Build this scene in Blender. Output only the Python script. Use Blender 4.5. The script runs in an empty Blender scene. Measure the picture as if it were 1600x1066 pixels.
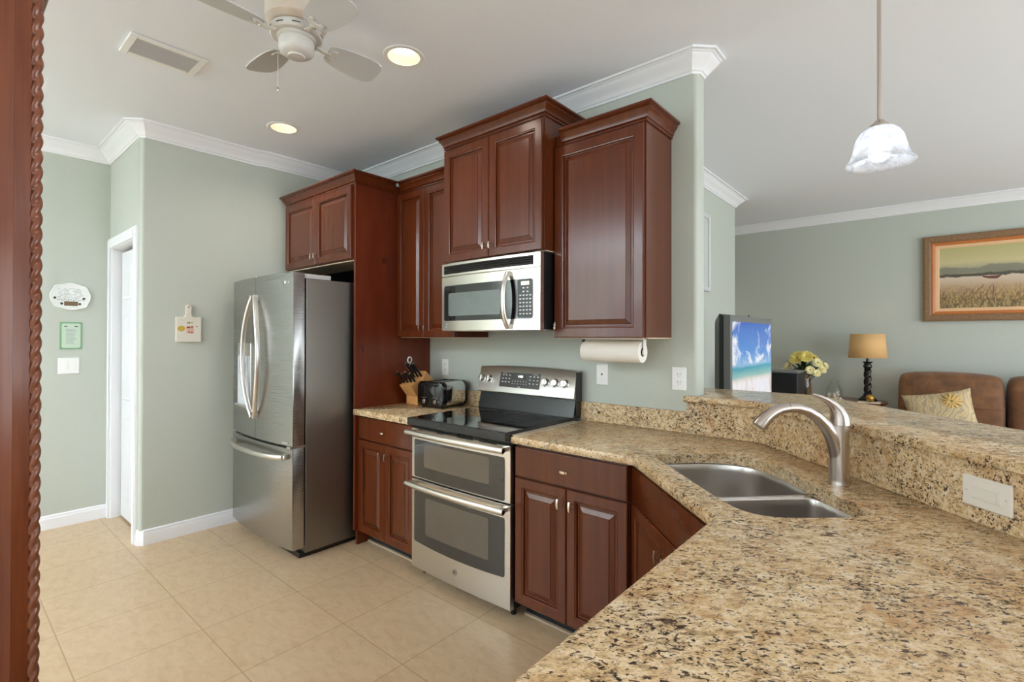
import bpy, bmesh, math, random
from mathutils import Vector, Matrix
C = bpy.context.scene.collection
SC = bpy.context.scene
PI = math.pi
random.seed(7)

# ------------------------------------------------------------------ camera, world, daylight, exposure
cam = bpy.data.cameras.new('camera')
cam.sensor_width = 36.0
cam.lens = 776.94 / 1600 * 36.0
cam.shift_y = -10.6 / 1600
cam.clip_start = 0.02
camo = bpy.data.objects.new('camera', cam)
C.objects.link(camo)
_a, _b, _r = math.radians(40.455), math.radians(0.335), math.radians(0.105)
_fw = Vector((-math.sin(_a) * math.cos(_b), math.cos(_a) * math.cos(_b), math.sin(_b)))
_rt = Vector((math.cos(_a), math.sin(_a), 0))
_up = _rt.cross(_fw)
_rt2 = _rt * math.cos(_r) + _up * math.sin(_r)
_up2 = _up * math.cos(_r) - _rt * math.sin(_r)
camo.matrix_world = Matrix(((_rt2.x, _up2.x, -_fw.x, 0), (_rt2.y, _up2.y, -_fw.y, 0), (_rt2.z, _up2.z, -_fw.z, 1.377), (0, 0, 0, 1)))
SC.camera = camo

SC.view_settings.view_transform = 'Standard'
SC.view_settings.look = 'None'
SC.view_settings.gamma = 1.0
SC.view_settings.use_curve_mapping = False
SC.view_settings.exposure = 0.9
SC.cycles.max_bounces = 12
SC.cycles.diffuse_bounces = 6
SC.cycles.sample_clamp_indirect = 6.0
SC.cycles.caustics_reflective = False
SC.cycles.caustics_refractive = False

world = bpy.data.worlds.new('daylight')
SC.world = world
world.use_nodes = True
world.node_tree.nodes['Background'].inputs[0].default_value = (0.80, 0.90, 1.0, 1)
world.node_tree.nodes['Background'].inputs[1].default_value = 1.2


def area(name, loc, rot, sx, sy, power, col):
    l = bpy.data.lights.new(name, 'AREA')
    l.shape = 'RECTANGLE'
    l.size, l.size_y = sx, sy
    l.energy = power
    l.color = col
    o = bpy.data.objects.new(name, l)
    o.location = loc
    o.rotation_euler = rot
    C.objects.link(o)
    return o


DAY = (0.86, 0.935, 1.0)
STEEP = math.radians(148)
LOW = math.radians(112)
TILT = math.radians(132)   # window lamps tilted up past level to brighten the ceiling
# daylight coming in through the glazed openings behind and to the right of the camera
area('daylight_patio_door', (-3.85, -3.12, 1.08), (STEEP, 0, PI), 0.92, 2.0, 150, DAY)
area('daylight_patio_door', (-2.83, -3.12, 1.08), (STEEP, 0, PI), 0.92, 2.0, 230, DAY)
area('daylight_dining_window', (-0.2, -3.12, 1.45), (TILT, 0, PI), 1.9, 1.5, 78, DAY)
area('daylight_breakfast_window', (2.4, -3.12, 1.45), (TILT, 0, PI), 1.5, 1.5, 22, DAY)
area('daylight_lounge_window', (4.42, 1.6, 1.3), (LOW, 0, PI / 2), 2.2, 1.9, 58, DAY)
area('daylight_lounge_window', (4.42, 4.7, 1.3), (LOW, 0, PI / 2), 1.8, 1.9, 56, DAY)


# ------------------------------------------------------------------ materials
def lin(c):
    return tuple(((x / 255) / 12.92 if x / 255 <= 0.04045 else (((x / 255) + 0.055) / 1.055) ** 2.4) for x in c)


class NT:
    def __init__(s, name):
        s.m = bpy.data.materials.new(name)
        s.m.use_nodes = True
        s.t = s.m.node_tree
        s.b = s.t.nodes['Principled BSDF']

    def n(s, typ, **kw):
        nd = s.t.nodes.new(typ)
        for k, v in kw.items():
            if k.startswith('i_'):
                nd.inputs[k[2:].replace('_', ' ')].default_value = v
            else:
                setattr(nd, k, v)
        return nd

    def l(s, a, b):
        s.t.links.new(a, b)

    def ramp(s, fac, stops, interp='LINEAR'):
        r = s.n('ShaderNodeValToRGB')
        r.color_ramp.interpolation = interp
        e = r.color_ramp.elements
        while len(e) < len(stops):
            e.new(0.5)
        for k, (p, c) in enumerate(stops):
            e[k].position = p
            e[k].color = (c, c, c, 1) if isinstance(c, (int, float)) else (*c[:3], 1)
        s.l(fac, r.inputs[0])
        return r.outputs[0]

    def mix(s, fac, a, b, mode='MIX'):
        m = s.n('ShaderNodeMix', data_type='RGBA', blend_type=mode)
        for sock, v in ((m.inputs[0], fac), (m.inputs[6], a), (m.inputs[7], b)):
            if hasattr(v, 'links'):
                s.l(v, sock)
            else:
                sock.default_value = v if isinstance(v, (int, float)) else (*v[:3], 1)
        return m.outputs[2]

    def math(s, op, a, b=0.0, c=0.0):
        m = s.n('ShaderNodeMath', operation=op)
        for sock, v in zip(m.inputs, (a, b, c)):
            if hasattr(v, 'links'):
                s.l(v, sock)
            else:
                sock.default_value = v
        return m.outputs[0]

    def coord(s, scale=(1, 1, 1), loc=(0, 0, 0), rot=(0, 0, 0), world=True):
        if world:
            src = s.n('ShaderNodeNewGeometry').outputs['Position']
        else:
            src = s.n('ShaderNodeTexCoord').outputs['Generated']
        mp = s.n('ShaderNodeMapping')
        mp.inputs['Location'].default_value = loc
        mp.inputs['Rotation'].default_value = rot
        mp.inputs['Scale'].default_value = scale
        s.l(src, mp.inputs[0])
        return mp.outputs[0]

    def noise(s, vec, scale, detail=4, rough=0.5, dist=0.0):
        nd = s.n('ShaderNodeTexNoise')
        nd.inputs['Scale'].default_value = scale
        nd.inputs['Detail'].default_value = detail
        nd.inputs['Roughness'].default_value = rough
        nd.inputs['Distortion'].default_value = dist
        if vec is not None:
            s.l(vec, nd.inputs['Vector'])
        return nd.outputs[0]

    def bump(s, h, strength=0.2, dist=0.01):
        b = s.n('ShaderNodeBump')
        b.inputs['Strength'].default_value = strength
        b.inputs['Distance'].default_value = dist
        s.l(h, b.inputs['Height'])
        s.l(b.outputs[0], s.b.inputs['Normal'])

    def set(s, **kw):
        for k, v in kw.items():
            sock = s.b.inputs[k.replace('_', ' ')]
            if hasattr(v, 'links'):
                s.l(v, sock)
            else:
                sock.default_value = (*v, 1) if isinstance(v, tuple) and len(v) == 3 else v
        return s


M = {}


def simple(name, rgb, rough=0.5, metal=0.0, var=0.05, scale=30, bump=0.0, linear=False, **kw):
    t = NT(name)
    c = rgb if linear else lin(rgb)
    v = t.coord()
    f = t.noise(v, scale, 3)
    col = t.mix(f, tuple(x * (1 - var) for x in c), tuple(min(1, x * (1 + var)) for x in c))
    t.set(Base_Color=col, Roughness=rough, Metallic=metal, **kw)
    if bump:
        t.bump(f, bump, 0.002)
    M[name] = t.m
    return t.m


def emit(name, rgb, strength, base=(0.8, 0.8, 0.8)):
    t = NT(name)
    t.set(Base_Color=base, Emission_Color=lin(rgb), Emission_Strength=strength, Roughness=0.4)
    M[name] = t.m
    return t.m


simple('wall_paint', (187, 192, 182), 0.75, var=0.02, scale=60, bump=0.05)
simple('ceiling_paint', (236, 240, 247), 0.9, var=0.015, scale=90, bump=0.15)
simple('white_trim', (236, 237, 240), 0.4, var=0.01)
simple('white_door', (222, 224, 228), 0.45, var=0.01)
simple('white_plastic', (238, 238, 236), 0.35, var=0.01)
simple('ivory_plastic', (232, 226, 216), 0.4, var=0.01)
simple('duct_grey', (104, 105, 107), 0.7)
simple('dispenser_white', (206, 211, 218), 0.4)
simple('socket_dark', (70, 70, 70), 0.5)
simple('fan_white', (205, 202, 196), 0.4, var=0.01)
simple('fan_motor', (208, 194, 178), 0.35, var=0.01)
simple('fan_blade', (196, 197, 197), 0.5, var=0.02)
simple('grille_metal', (205, 205, 205), 0.5, var=0.01)
simple('black_plastic', (16, 16, 17), 0.3, var=0.1)
simple('black_enamel', (38, 39, 40), 0.22, var=0.05)
simple('toaster_black', (12, 12, 13), 0.12, var=0.05, Coat_Weight=0.5, Coat_Roughness=0.05)
simple('black_glass', (4, 4, 5), 0.03, var=0.05, Coat_Weight=1.0, Coat_Roughness=0.02)
simple('oven_glass', (46, 45, 44), 0.06, var=0.1, Coat_Weight=0.6, Coat_Roughness=0.03)
simple('oven_inner', (92, 84, 74), 0.10, var=0.12, scale=9, Coat_Weight=0.5, Coat_Roughness=0.04)
simple('micro_inner', (112, 122, 122), 0.07, var=0.15, scale=14, Coat_Weight=0.8, Coat_Roughness=0.03)
simple('panel_grey', (62, 58, 55), 0.3, var=0.03)
simple('print_white', (225, 225, 222), 0.5, var=0.01)
simple('nickel', (222, 208, 190), 0.22, 1.0, var=0.03)
simple('chrome', (225, 225, 225), 0.08, 1.0, var=0.01)
simple('brushed_nickel', (200, 190, 182), 0.27, 1.0, var=0.04, scale=120)
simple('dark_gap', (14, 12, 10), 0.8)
simple('maple_underside', (226, 204, 172), 0.55, var=0.08, scale=12)
simple('toe_tile', (176, 158, 134), 0.5, var=0.08, scale=10)
simple('paper', (240, 235, 226), 0.9, var=0.02, bump=0.2)
simple('cardboard', (120, 100, 78), 0.9)
simple('wood_beech', (214, 160, 98), 0.45, var=0.15, scale=18, Coat_Weight=0.2)
simple('knife_black', (14, 14, 15), 0.35)
simple('steel_rivet', (210, 205, 198), 0.2, 1.0)
simple('ceramic_white', (228, 230, 226), 0.2, var=0.05, scale=40)
simple('ceramic_cream', (226, 220, 206), 0.35, var=0.02)
simple('plaque_brown', (112, 90, 62), 0.5, var=0.5, scale=120)
simple('ink_grey', (150, 152, 160), 0.7)
simple('ink_dark', (70, 62, 56), 0.7)
simple('ink_red', (150, 62, 44), 0.7)
simple('ink_yellow', (208, 178, 80), 0.6, var=0.2, scale=60)
simple('gold_cloth', (214, 180, 112), 0.8, var=0.2, scale=60)
simple('ink_pink', (224, 190, 172), 0.7)
simple('ink_olive', (150, 142, 88), 0.7)
simple('card_green', (126, 168, 126), 0.6)
simple('card_pale', (190, 208, 188), 0.6)
simple('tv_bezel', (108, 110, 108), 0.45)
simple('tv_black', (22, 23, 24), 0.35, var=0.05)
simple('speaker_cloth', (20, 21, 22), 0.9, var=0.2, scale=200)
simple('lampshade', (222, 178, 120), 0.85, var=0.05, scale=200)
simple('lamp_ebony', (22, 18, 15), 0.25, var=0.1)
simple('mahogany', (96, 34, 24), 0.3, var=0.2, scale=20, Coat_Weight=0.5)
simple('gold_ball', (196, 150, 70), 0.3, 0.9, var=0.4, scale=60)
simple('doily', (226, 214, 194), 0.8, bump=0.2)
simple('shell', (236, 214, 196), 0.5, var=0.15, scale=60)
simple('petal', (232, 214, 120), 0.7, var=0.25, scale=50)
simple('petal_pale', (236, 226, 168), 0.7, var=0.2, scale=50)
simple('petal_centre', (168, 120, 40), 0.8)
simple('leaf', (44, 66, 34), 0.6, var=0.4, scale=40)
simple('leaf_light', (92, 112, 52), 0.6, var=0.3, scale=40)
simple('frame_rustic', (132, 100, 68), 0.6, var=0.45, scale=45, bump=0.4)
simple('frame_orange', (190, 112, 54), 0.4, var=0.15, scale=30)
simple('frame_linen', (224, 182, 138), 0.7, var=0.05)
simple('art_white', (196, 202, 196), 0.5, var=0.02)
simple('strip_plastic', (214, 200, 178), 0.15, var=0.1, scale=20, Coat_Weight=0.5)
emit('downlight_glow', (255, 246, 230), 2.0)
emit('bulb_glow', (250, 252, 255), 3.2)
emit('display_glow', (235, 240, 245), 2.0)
emit('display_green', (196, 190, 90), 0.8)
simple('baffle', (238, 228, 206), 0.5)

# thin blown glass: mostly clear, mirror-like towards grazing angles
for nm, col in (('clear_glass', (246, 250, 248)), ('vase_glass', (240, 214, 196))):
    t = NT(nm)
    tr = t.n('ShaderNodeBsdfTransparent')
    tr.inputs[0].default_value = (*lin(col), 1)
    gl = t.n('ShaderNodeBsdfGlossy')
    gl.inputs['Roughness'].default_value = 0.03
    lw = t.n('ShaderNodeLayerWeight')
    lw.inputs['Blend'].default_value = 0.5
    mx = t.n('ShaderNodeMixShader')
    t.l(t.math('MULTIPLY_ADD', t.math('POWER', lw.outputs['Facing'], 3.0), 0.45, 0.05), mx.inputs[0])
    t.l(tr.outputs[0], mx.inputs[1])
    t.l(gl.outputs[0], mx.inputs[2])
    t.l(mx.outputs[0], t.t.nodes['Material Output'].inputs[0])
    M[nm] = t.m

# alabaster pendant glass
t = NT('alabaster_glass')
v = t.coord()
f = t.noise(v, 14, 5, 0.6, 2.5)
col = t.ramp(f, [(0.3, lin((190, 200, 216))), (0.55, lin((244, 246, 250)))])
dens = t.ramp(f, [(0.35, 0.62), (0.60, 0.86)])
df = t.n('ShaderNodeBsdfDiffuse')
t.l(col, df.inputs[0])
tl = t.n('ShaderNodeBsdfTranslucent')
t.l(col, tl.inputs[0])
m1 = t.n('ShaderNodeMixShader')
m1.inputs[0].default_value = 0.6
t.l(df.outputs[0], m1.inputs[1])
t.l(tl.outputs[0], m1.inputs[2])
tr = t.n('ShaderNodeBsdfTransparent')
m2 = t.n('ShaderNodeMixShader')
t.l(dens, m2.inputs[0])
t.l(tr.outputs[0], m2.inputs[1])
t.l(m1.outputs[0], m2.inputs[2])
gl = t.n('ShaderNodeBsdfGlossy')
gl.inputs['Roughness'].default_value = 0.08
m3 = t.n('ShaderNodeMixShader')
m3.inputs[0].default_value = 0.06
t.l(m2.outputs[0], m3.inputs[1])
t.l(gl.outputs[0], m3.inputs[2])
t.l(m3.outputs[0], t.t.nodes['Material Output'].inputs[0])
M['alabaster_glass'] = t.m


# cherry wood
def cherry(name, dark, mid, light, knots=False, gscale=(26, 26, 2.2), rough=0.26):
    t = NT(name)
    v = t.coord(gscale)
    g = t.noise(v, 1.0, 2, 0.5, 0.4)
    col = t.ramp(g, [(0.25, dark), (0.5, mid), (0.8, light)])
    if knots:
        v2 = t.coord((6, 6, 3.2))
        k = t.noise(v2, 1.0, 2, 0.4, 2.5)
        kk = t.ramp(k, [(0.70, 0.0), (0.76, 1.0)])
        col = t.mix(t.math('MULTIPLY', kk, 0.75), col, tuple(x * 0.25 for x in dark))
    t.set(Base_Color=col, Roughness=rough, Specular_IOR_Level=0.2, Coat_Weight=0.58, Coat_Roughness=0.16, Coat_IOR=1.5)
    M[name] = t.m


cherry('cherry', (0.090, 0.0180, 0.0042), (0.104, 0.0214, 0.0052), (0.120, 0.0258, 0.0066), gscale=(30, 30, 1.6))
cherry('cherry_panel', (0.115, 0.0190, 0.006), (0.138, 0.0240, 0.0075), (0.165, 0.032, 0.010), knots=True, gscale=(14, 14, 2.5), rough=0.34)
cherry('armoire_wood', (0.13, 0.029, 0.008), (0.175, 0.045, 0.014), (0.22, 0.064, 0.022), gscale=(60, 60, 3), rough=0.4)
cherry('rope_wood', (0.15, 0.045, 0.02), (0.2, 0.066, 0.032), (0.25, 0.09, 0.048), gscale=(60, 60, 20), rough=0.3)


# stainless steel
def steel(name, rgb, rough, streak):
    t = NT(name)
    v = t.coord(streak)
    g = t.noise(v, 1.0, 3, 0.6)
    c = lin(rgb)
    col = t.mix(g, tuple(x * 0.985 for x in c), tuple(min(1, x * 1.015) for x in c))
    r = t.math('MULTIPLY_ADD', g, 0.03, rough - 0.015)
    t.set(Base_Color=col, Roughness=r, Metallic=1.0)
    M[name] = t.m


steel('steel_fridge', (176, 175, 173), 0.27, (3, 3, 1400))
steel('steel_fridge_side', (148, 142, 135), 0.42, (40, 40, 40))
steel('steel_range', (214, 210, 204), 0.28, (4, 4, 1400))
steel('steel_handle', (226, 222, 216), 0.30, (4, 4, 200))
steel('steel_micro', (226, 220, 210), 0.24, (4, 4, 1400))
steel('steel_sink', (208, 203, 198), 0.29, (500, 500, 4))
steel('steel_sink_rim', (226, 222, 218), 0.18, (40, 40, 40))


# granite
def granite(name):
    t = NT(name)
    v = t.coord((1, 1, 1), rot=(0.2, 0.15, 0.6))
    r0 = t.coord((1, 1, 1), rot=(0, 0, math.radians(-38)))
    mp = t.n('ShaderNodeMapping')
    mp.inputs['Scale'].default_value = (0.6, 1.0, 1.0)
    t.l(r0, mp.inputs[0])
    va = mp.outputs[0]                       # grains drawn out along one direction of the slab
    n1 = t.noise(v, 4.0, 4, 0.6, 0.8)
    base = t.ramp(n1, [(0.32, lin((206, 170, 122))), (0.46, lin((218, 188, 144))), (0.58, lin((227, 204, 166))), (0.70, lin((216, 199, 172)))])
    n2 = t.noise(va, 52, 6, 0.72, 0.5)
    mot = t.ramp(n2, [(0.36, lin((126, 96, 68))), (0.45, lin((208, 175, 128))), (0.54, lin((232, 208, 170))), (0.66, lin((245, 233, 210)))])
    col = t.mix(0.64, base, mot)
    rus = t.ramp(t.noise(v, 7.0, 4, 0.6, 1.0), [(0.54, 0.0), (0.68, 0.55)])
    col = t.mix(rus, col, lin((190, 138, 84)))
    fine = t.noise(va, 300, 3, 0.6)
    col = t.mix(t.ramp(fine, [(0.52, 0.0), (0.66, 0.45)]), col, lin((150, 122, 92)))
    # crystals: grey-brown grains in clusters
    cl = t.ramp(t.noise(v, 9, 4, 0.6, 0.8), [(0.38, 0.0), (0.60, 1.0)])
    g = t.noise(va, 125, 4, 0.62, 0.7)
    gt = t.math('SUBTRACT', g, t.math('MULTIPLY', t.math('SUBTRACT', 1.0, cl), 0.06))
    col = t.mix(t.ramp(gt, [(0.53, 0.0), (0.60, 0.68)]), col, lin((128, 106, 86)))
    # dark mineral specks
    sp = t.noise(va, 150, 3, 0.55, 0.9)
    st = t.math('SUBTRACT', sp, t.math('MULTIPLY', t.math('SUBTRACT', 1.0, cl), 0.075))
    col = t.mix(t.ramp(st, [(0.548, 0.0), (0.592, 0.94)]), col, lin((46, 36, 31)))
    sp2 = t.noise(va, 75, 3, 0.55, 0.8)
    s2 = t.math('SUBTRACT', sp2, t.math('MULTIPLY', t.math('SUBTRACT', 1.0, cl), 0.06))
    col = t.mix(t.ramp(s2, [(0.598, 0.0), (0.640, 0.88)]), col, lin((70, 52, 44)))
    t.set(Base_Color=col, Roughness=0.2, Specular_IOR_Level=0.22)
    M[name] = t.m


granite('granite')

# floor tile
t = NT('floor_tile')
v = t.coord((1, 1, 1), loc=(3.538, -1.299 + 0.457 * 20, 0))
br = t.n('ShaderNodeTexBrick')
br.offset = 0.0
br.offset_frequency = 2
br.squash = 1.0
br.inputs['Scale'].default_value = 1.0
br.inputs['Mortar Size'].default_value = 0.0028
br.inputs['Mortar Smooth'].default_value = 0.2
br.inputs['Bias'].default_value = 0.0
br.inputs['Brick Width'].default_value = 0.457
br.inputs['Row Height'].default_value = 0.457
br.inputs['Color1'].default_value = (*lin((196, 169, 136)), 1)
br.inputs['Color2'].default_value = (*lin((191, 164, 131)), 1)
br.inputs['Mortar'].default_value = (*lin((160, 132, 100)), 1)
t.l(v, br.inputs['Vector'])
w = t.coord((0.8, 1.6, 1), rot=(0, 0, 0.5))
n = t.noise(w, 16, 8, 0.68, 0.5)
mott = t.ramp(n, [(0.30, lin((172, 142, 108))), (0.5, lin((195, 168, 134))), (0.72, lin((208, 184, 152)))])
col = t.mix(0.55, br.outputs[0], mott)
col = t.mix(br.outputs[1], col, lin((166, 137, 103)))
t.set(Base_Color=col, Roughness=0.36)
hb = t.math('SUBTRACT', t.math('MULTIPLY', n, 0.25), br.outputs[1])
t.bump(hb, 0.12, 0.003)
M['floor_tile'] = t.m

# leather
t = NT('brown_suede')
v = t.coord()
n = t.noise(v, 9, 5, 0.6, 0.5)
col = t.ramp(n, [(0.3, lin((94, 60, 34))), (0.55, lin((120, 79, 46))), (0.75, lin((142, 98, 60)))])
t.set(Base_Color=col, Roughness=0.7, Sheen_Weight=0.12)
t.bump(t.noise(v, 120, 3), 0.15, 0.003)
M['brown_suede'] = t.m

t = NT('pillow_fabric')
v = t.coord((1, 1, 1))
wv = t.n('ShaderNodeTexWave')
wv.inputs['Scale'].default_value = 7
wv.inputs['Distortion'].default_value = 14
wv.inputs['Detail'].default_value = 3
t.l(v, wv.inputs['Vector'])
col = t.ramp(wv.outputs[0], [(0.15, lin((176, 158, 128))), (0.45, lin((196, 178, 144))), (0.70, lin((214, 197, 162))), (0.9, lin((196, 170, 120)))])
t.set(Base_Color=col, Roughness=0.85)
M['pillow_fabric'] = t.m

# beach picture on the television (a lit screen)
t = NT('tv_screen')
geo = t.n('ShaderNodeNewGeometry').outputs['Position']
sx = t.n('ShaderNodeSeparateXYZ')
t.l(geo, sx.inputs[0])
zz = t.n('ShaderNodeMapRange')
zz.inputs['From Min'].default_value = 0.82
zz.inputs['From Max'].default_value = 1.475
t.l(sx.outputs[2], zz.inputs[0])
vv = t.coord((1, 1.6, 3.0))
nz = t.noise(vv, 2.6, 5, 0.6, 0.8)
h2 = t.math('ADD', zz.outputs[0], t.math('MULTIPLY', t.math('SUBTRACT', nz, 0.5), 0.05))
bands = t.ramp(h2, [(0.0, lin((176, 160, 150))), (0.22, lin((214, 200, 190))), (0.43, lin((222, 212, 196))), (0.47, lin((150, 196, 190))), (0.55, lin((60, 160, 178))), (0.575, lin((140, 184, 220))), (0.70, lin((70, 140, 214))), (1.0, lin((34, 96, 190)))])
vc = t.coord((1, 1.2, 2.2), loc=(0, 0.35, 0.2))
cl = t.ramp(t.noise(vc, 2.4, 5, 0.6, 0.6), [(0.50, 0.0), (0.60, 0.95)])
sky = t.ramp(zz.outputs[0], [(0.575, 0.0), (0.60, 1.0)])
foam = t.ramp(zz.outputs[0], [(0.40, 1.0), (0.46, 0.0)])
vf = t.coord((1, 3.0, 2.0))
fm = t.ramp(t.noise(vf, 3.5, 6, 0.7, 1.2), [(0.40, 0.0), (0.52, 1.0)])
col = t.mix(t.math('MULTIPLY', cl, sky), bands, lin((240, 242, 248)))
col = t.mix(t.math('MULTIPLY', fm, foam), col, lin((240, 240, 246)))
t.set(Base_Color=(0.01, 0.01, 0.01), Roughness=0.2, Emission_Color=col, Emission_Strength=0.5)
M['tv_screen'] = t.m

# coastal landscape on canvas
t = NT('canvas_paint')
geo = t.n('ShaderNodeNewGeometry').outputs['Position']
sx = t.n('ShaderNodeSeparateXYZ')
t.l(geo, sx.inputs[0])
zz = t.n('ShaderNodeMapRange')
zz.inputs['From Min'].default_value = 1.675
zz.inputs['From Max'].default_value = 2.29
t.l(sx.outputs[2], zz.inputs[0])
vh = t.coord((3.2, 0.01, 0.3))
hn = t.noise(vh, 1.3, 3, 0.5)
hill = t.math('ADD', zz.outputs[0], t.math('MULTIPLY', t.math('SUBTRACT', 0.5, hn), 0.25))
vb = t.coord((4, 1, 9), rot=(0, 0.15, 0))
bn = t.noise(vb, 2.2, 5, 0.65, 1.0)
hz = t.math('ADD', zz.outputs[0], t.math('MULTIPLY', t.math('SUBTRACT', bn, 0.5), 0.09))
base = t.ramp(hz, [(0.0, lin((96, 84, 58))), (0.16, lin((120, 98, 62))), (0.30, lin((160, 130, 100))), (0.42, lin((196, 172, 148))), (0.505, lin((206, 188, 164))), (0.52, lin((72, 66, 54))), (0.555, lin((84, 80, 66))), (0.575, lin((150, 144, 112))), (0.63, lin((156, 152, 124))), (0.75, lin((196, 184, 136))), (1.0, lin((178, 170, 112)))])
hm = t.math('MULTIPLY', t.ramp(hill, [(0.66, 1.0), (0.68, 0.0)]), t.ramp(zz.outputs[0], [(0.565, 0.0), (0.575, 1.0)]))
col = t.mix(t.math('MULTIPLY', hm, 0.8), base, lin((122, 120, 104)))
vg = t.coord((16, 1, 8), rot=(0, 0.7, 0))
gn = t.noise(vg, 1.6, 7, 0.75, 2.2)
gr = t.math('MULTIPLY', t.ramp(gn, [(0.48, 0.0), (0.56, 1.0)]), t.ramp(zz.outputs[0], [(0.34, 1.0), (0.46, 0.0)]))
col = t.mix(t.math('MULTIPLY', gr, 0.75), col, lin((196, 164, 100)))
gd = t.math('MULTIPLY', t.ramp(gn, [(0.36, 1.0), (0.44, 0.0)]), t.ramp(zz.outputs[0], [(0.34, 1.0), (0.44, 0.0)]))
col = t.mix(t.math('MULTIPLY', gd, 0.6), col, lin((70, 56, 44)))
t.set(Base_Color=col, Roughness=0.5)
M['canvas_paint'] = t.m
simple('paint_boat', (104, 60, 46), 0.5, var=0.2)
simple('paint_reed', (120, 76, 50), 0.5, var=0.2)


# ------------------------------------------------------------------ mesh helpers
W = {}      # world position of every object


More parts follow.
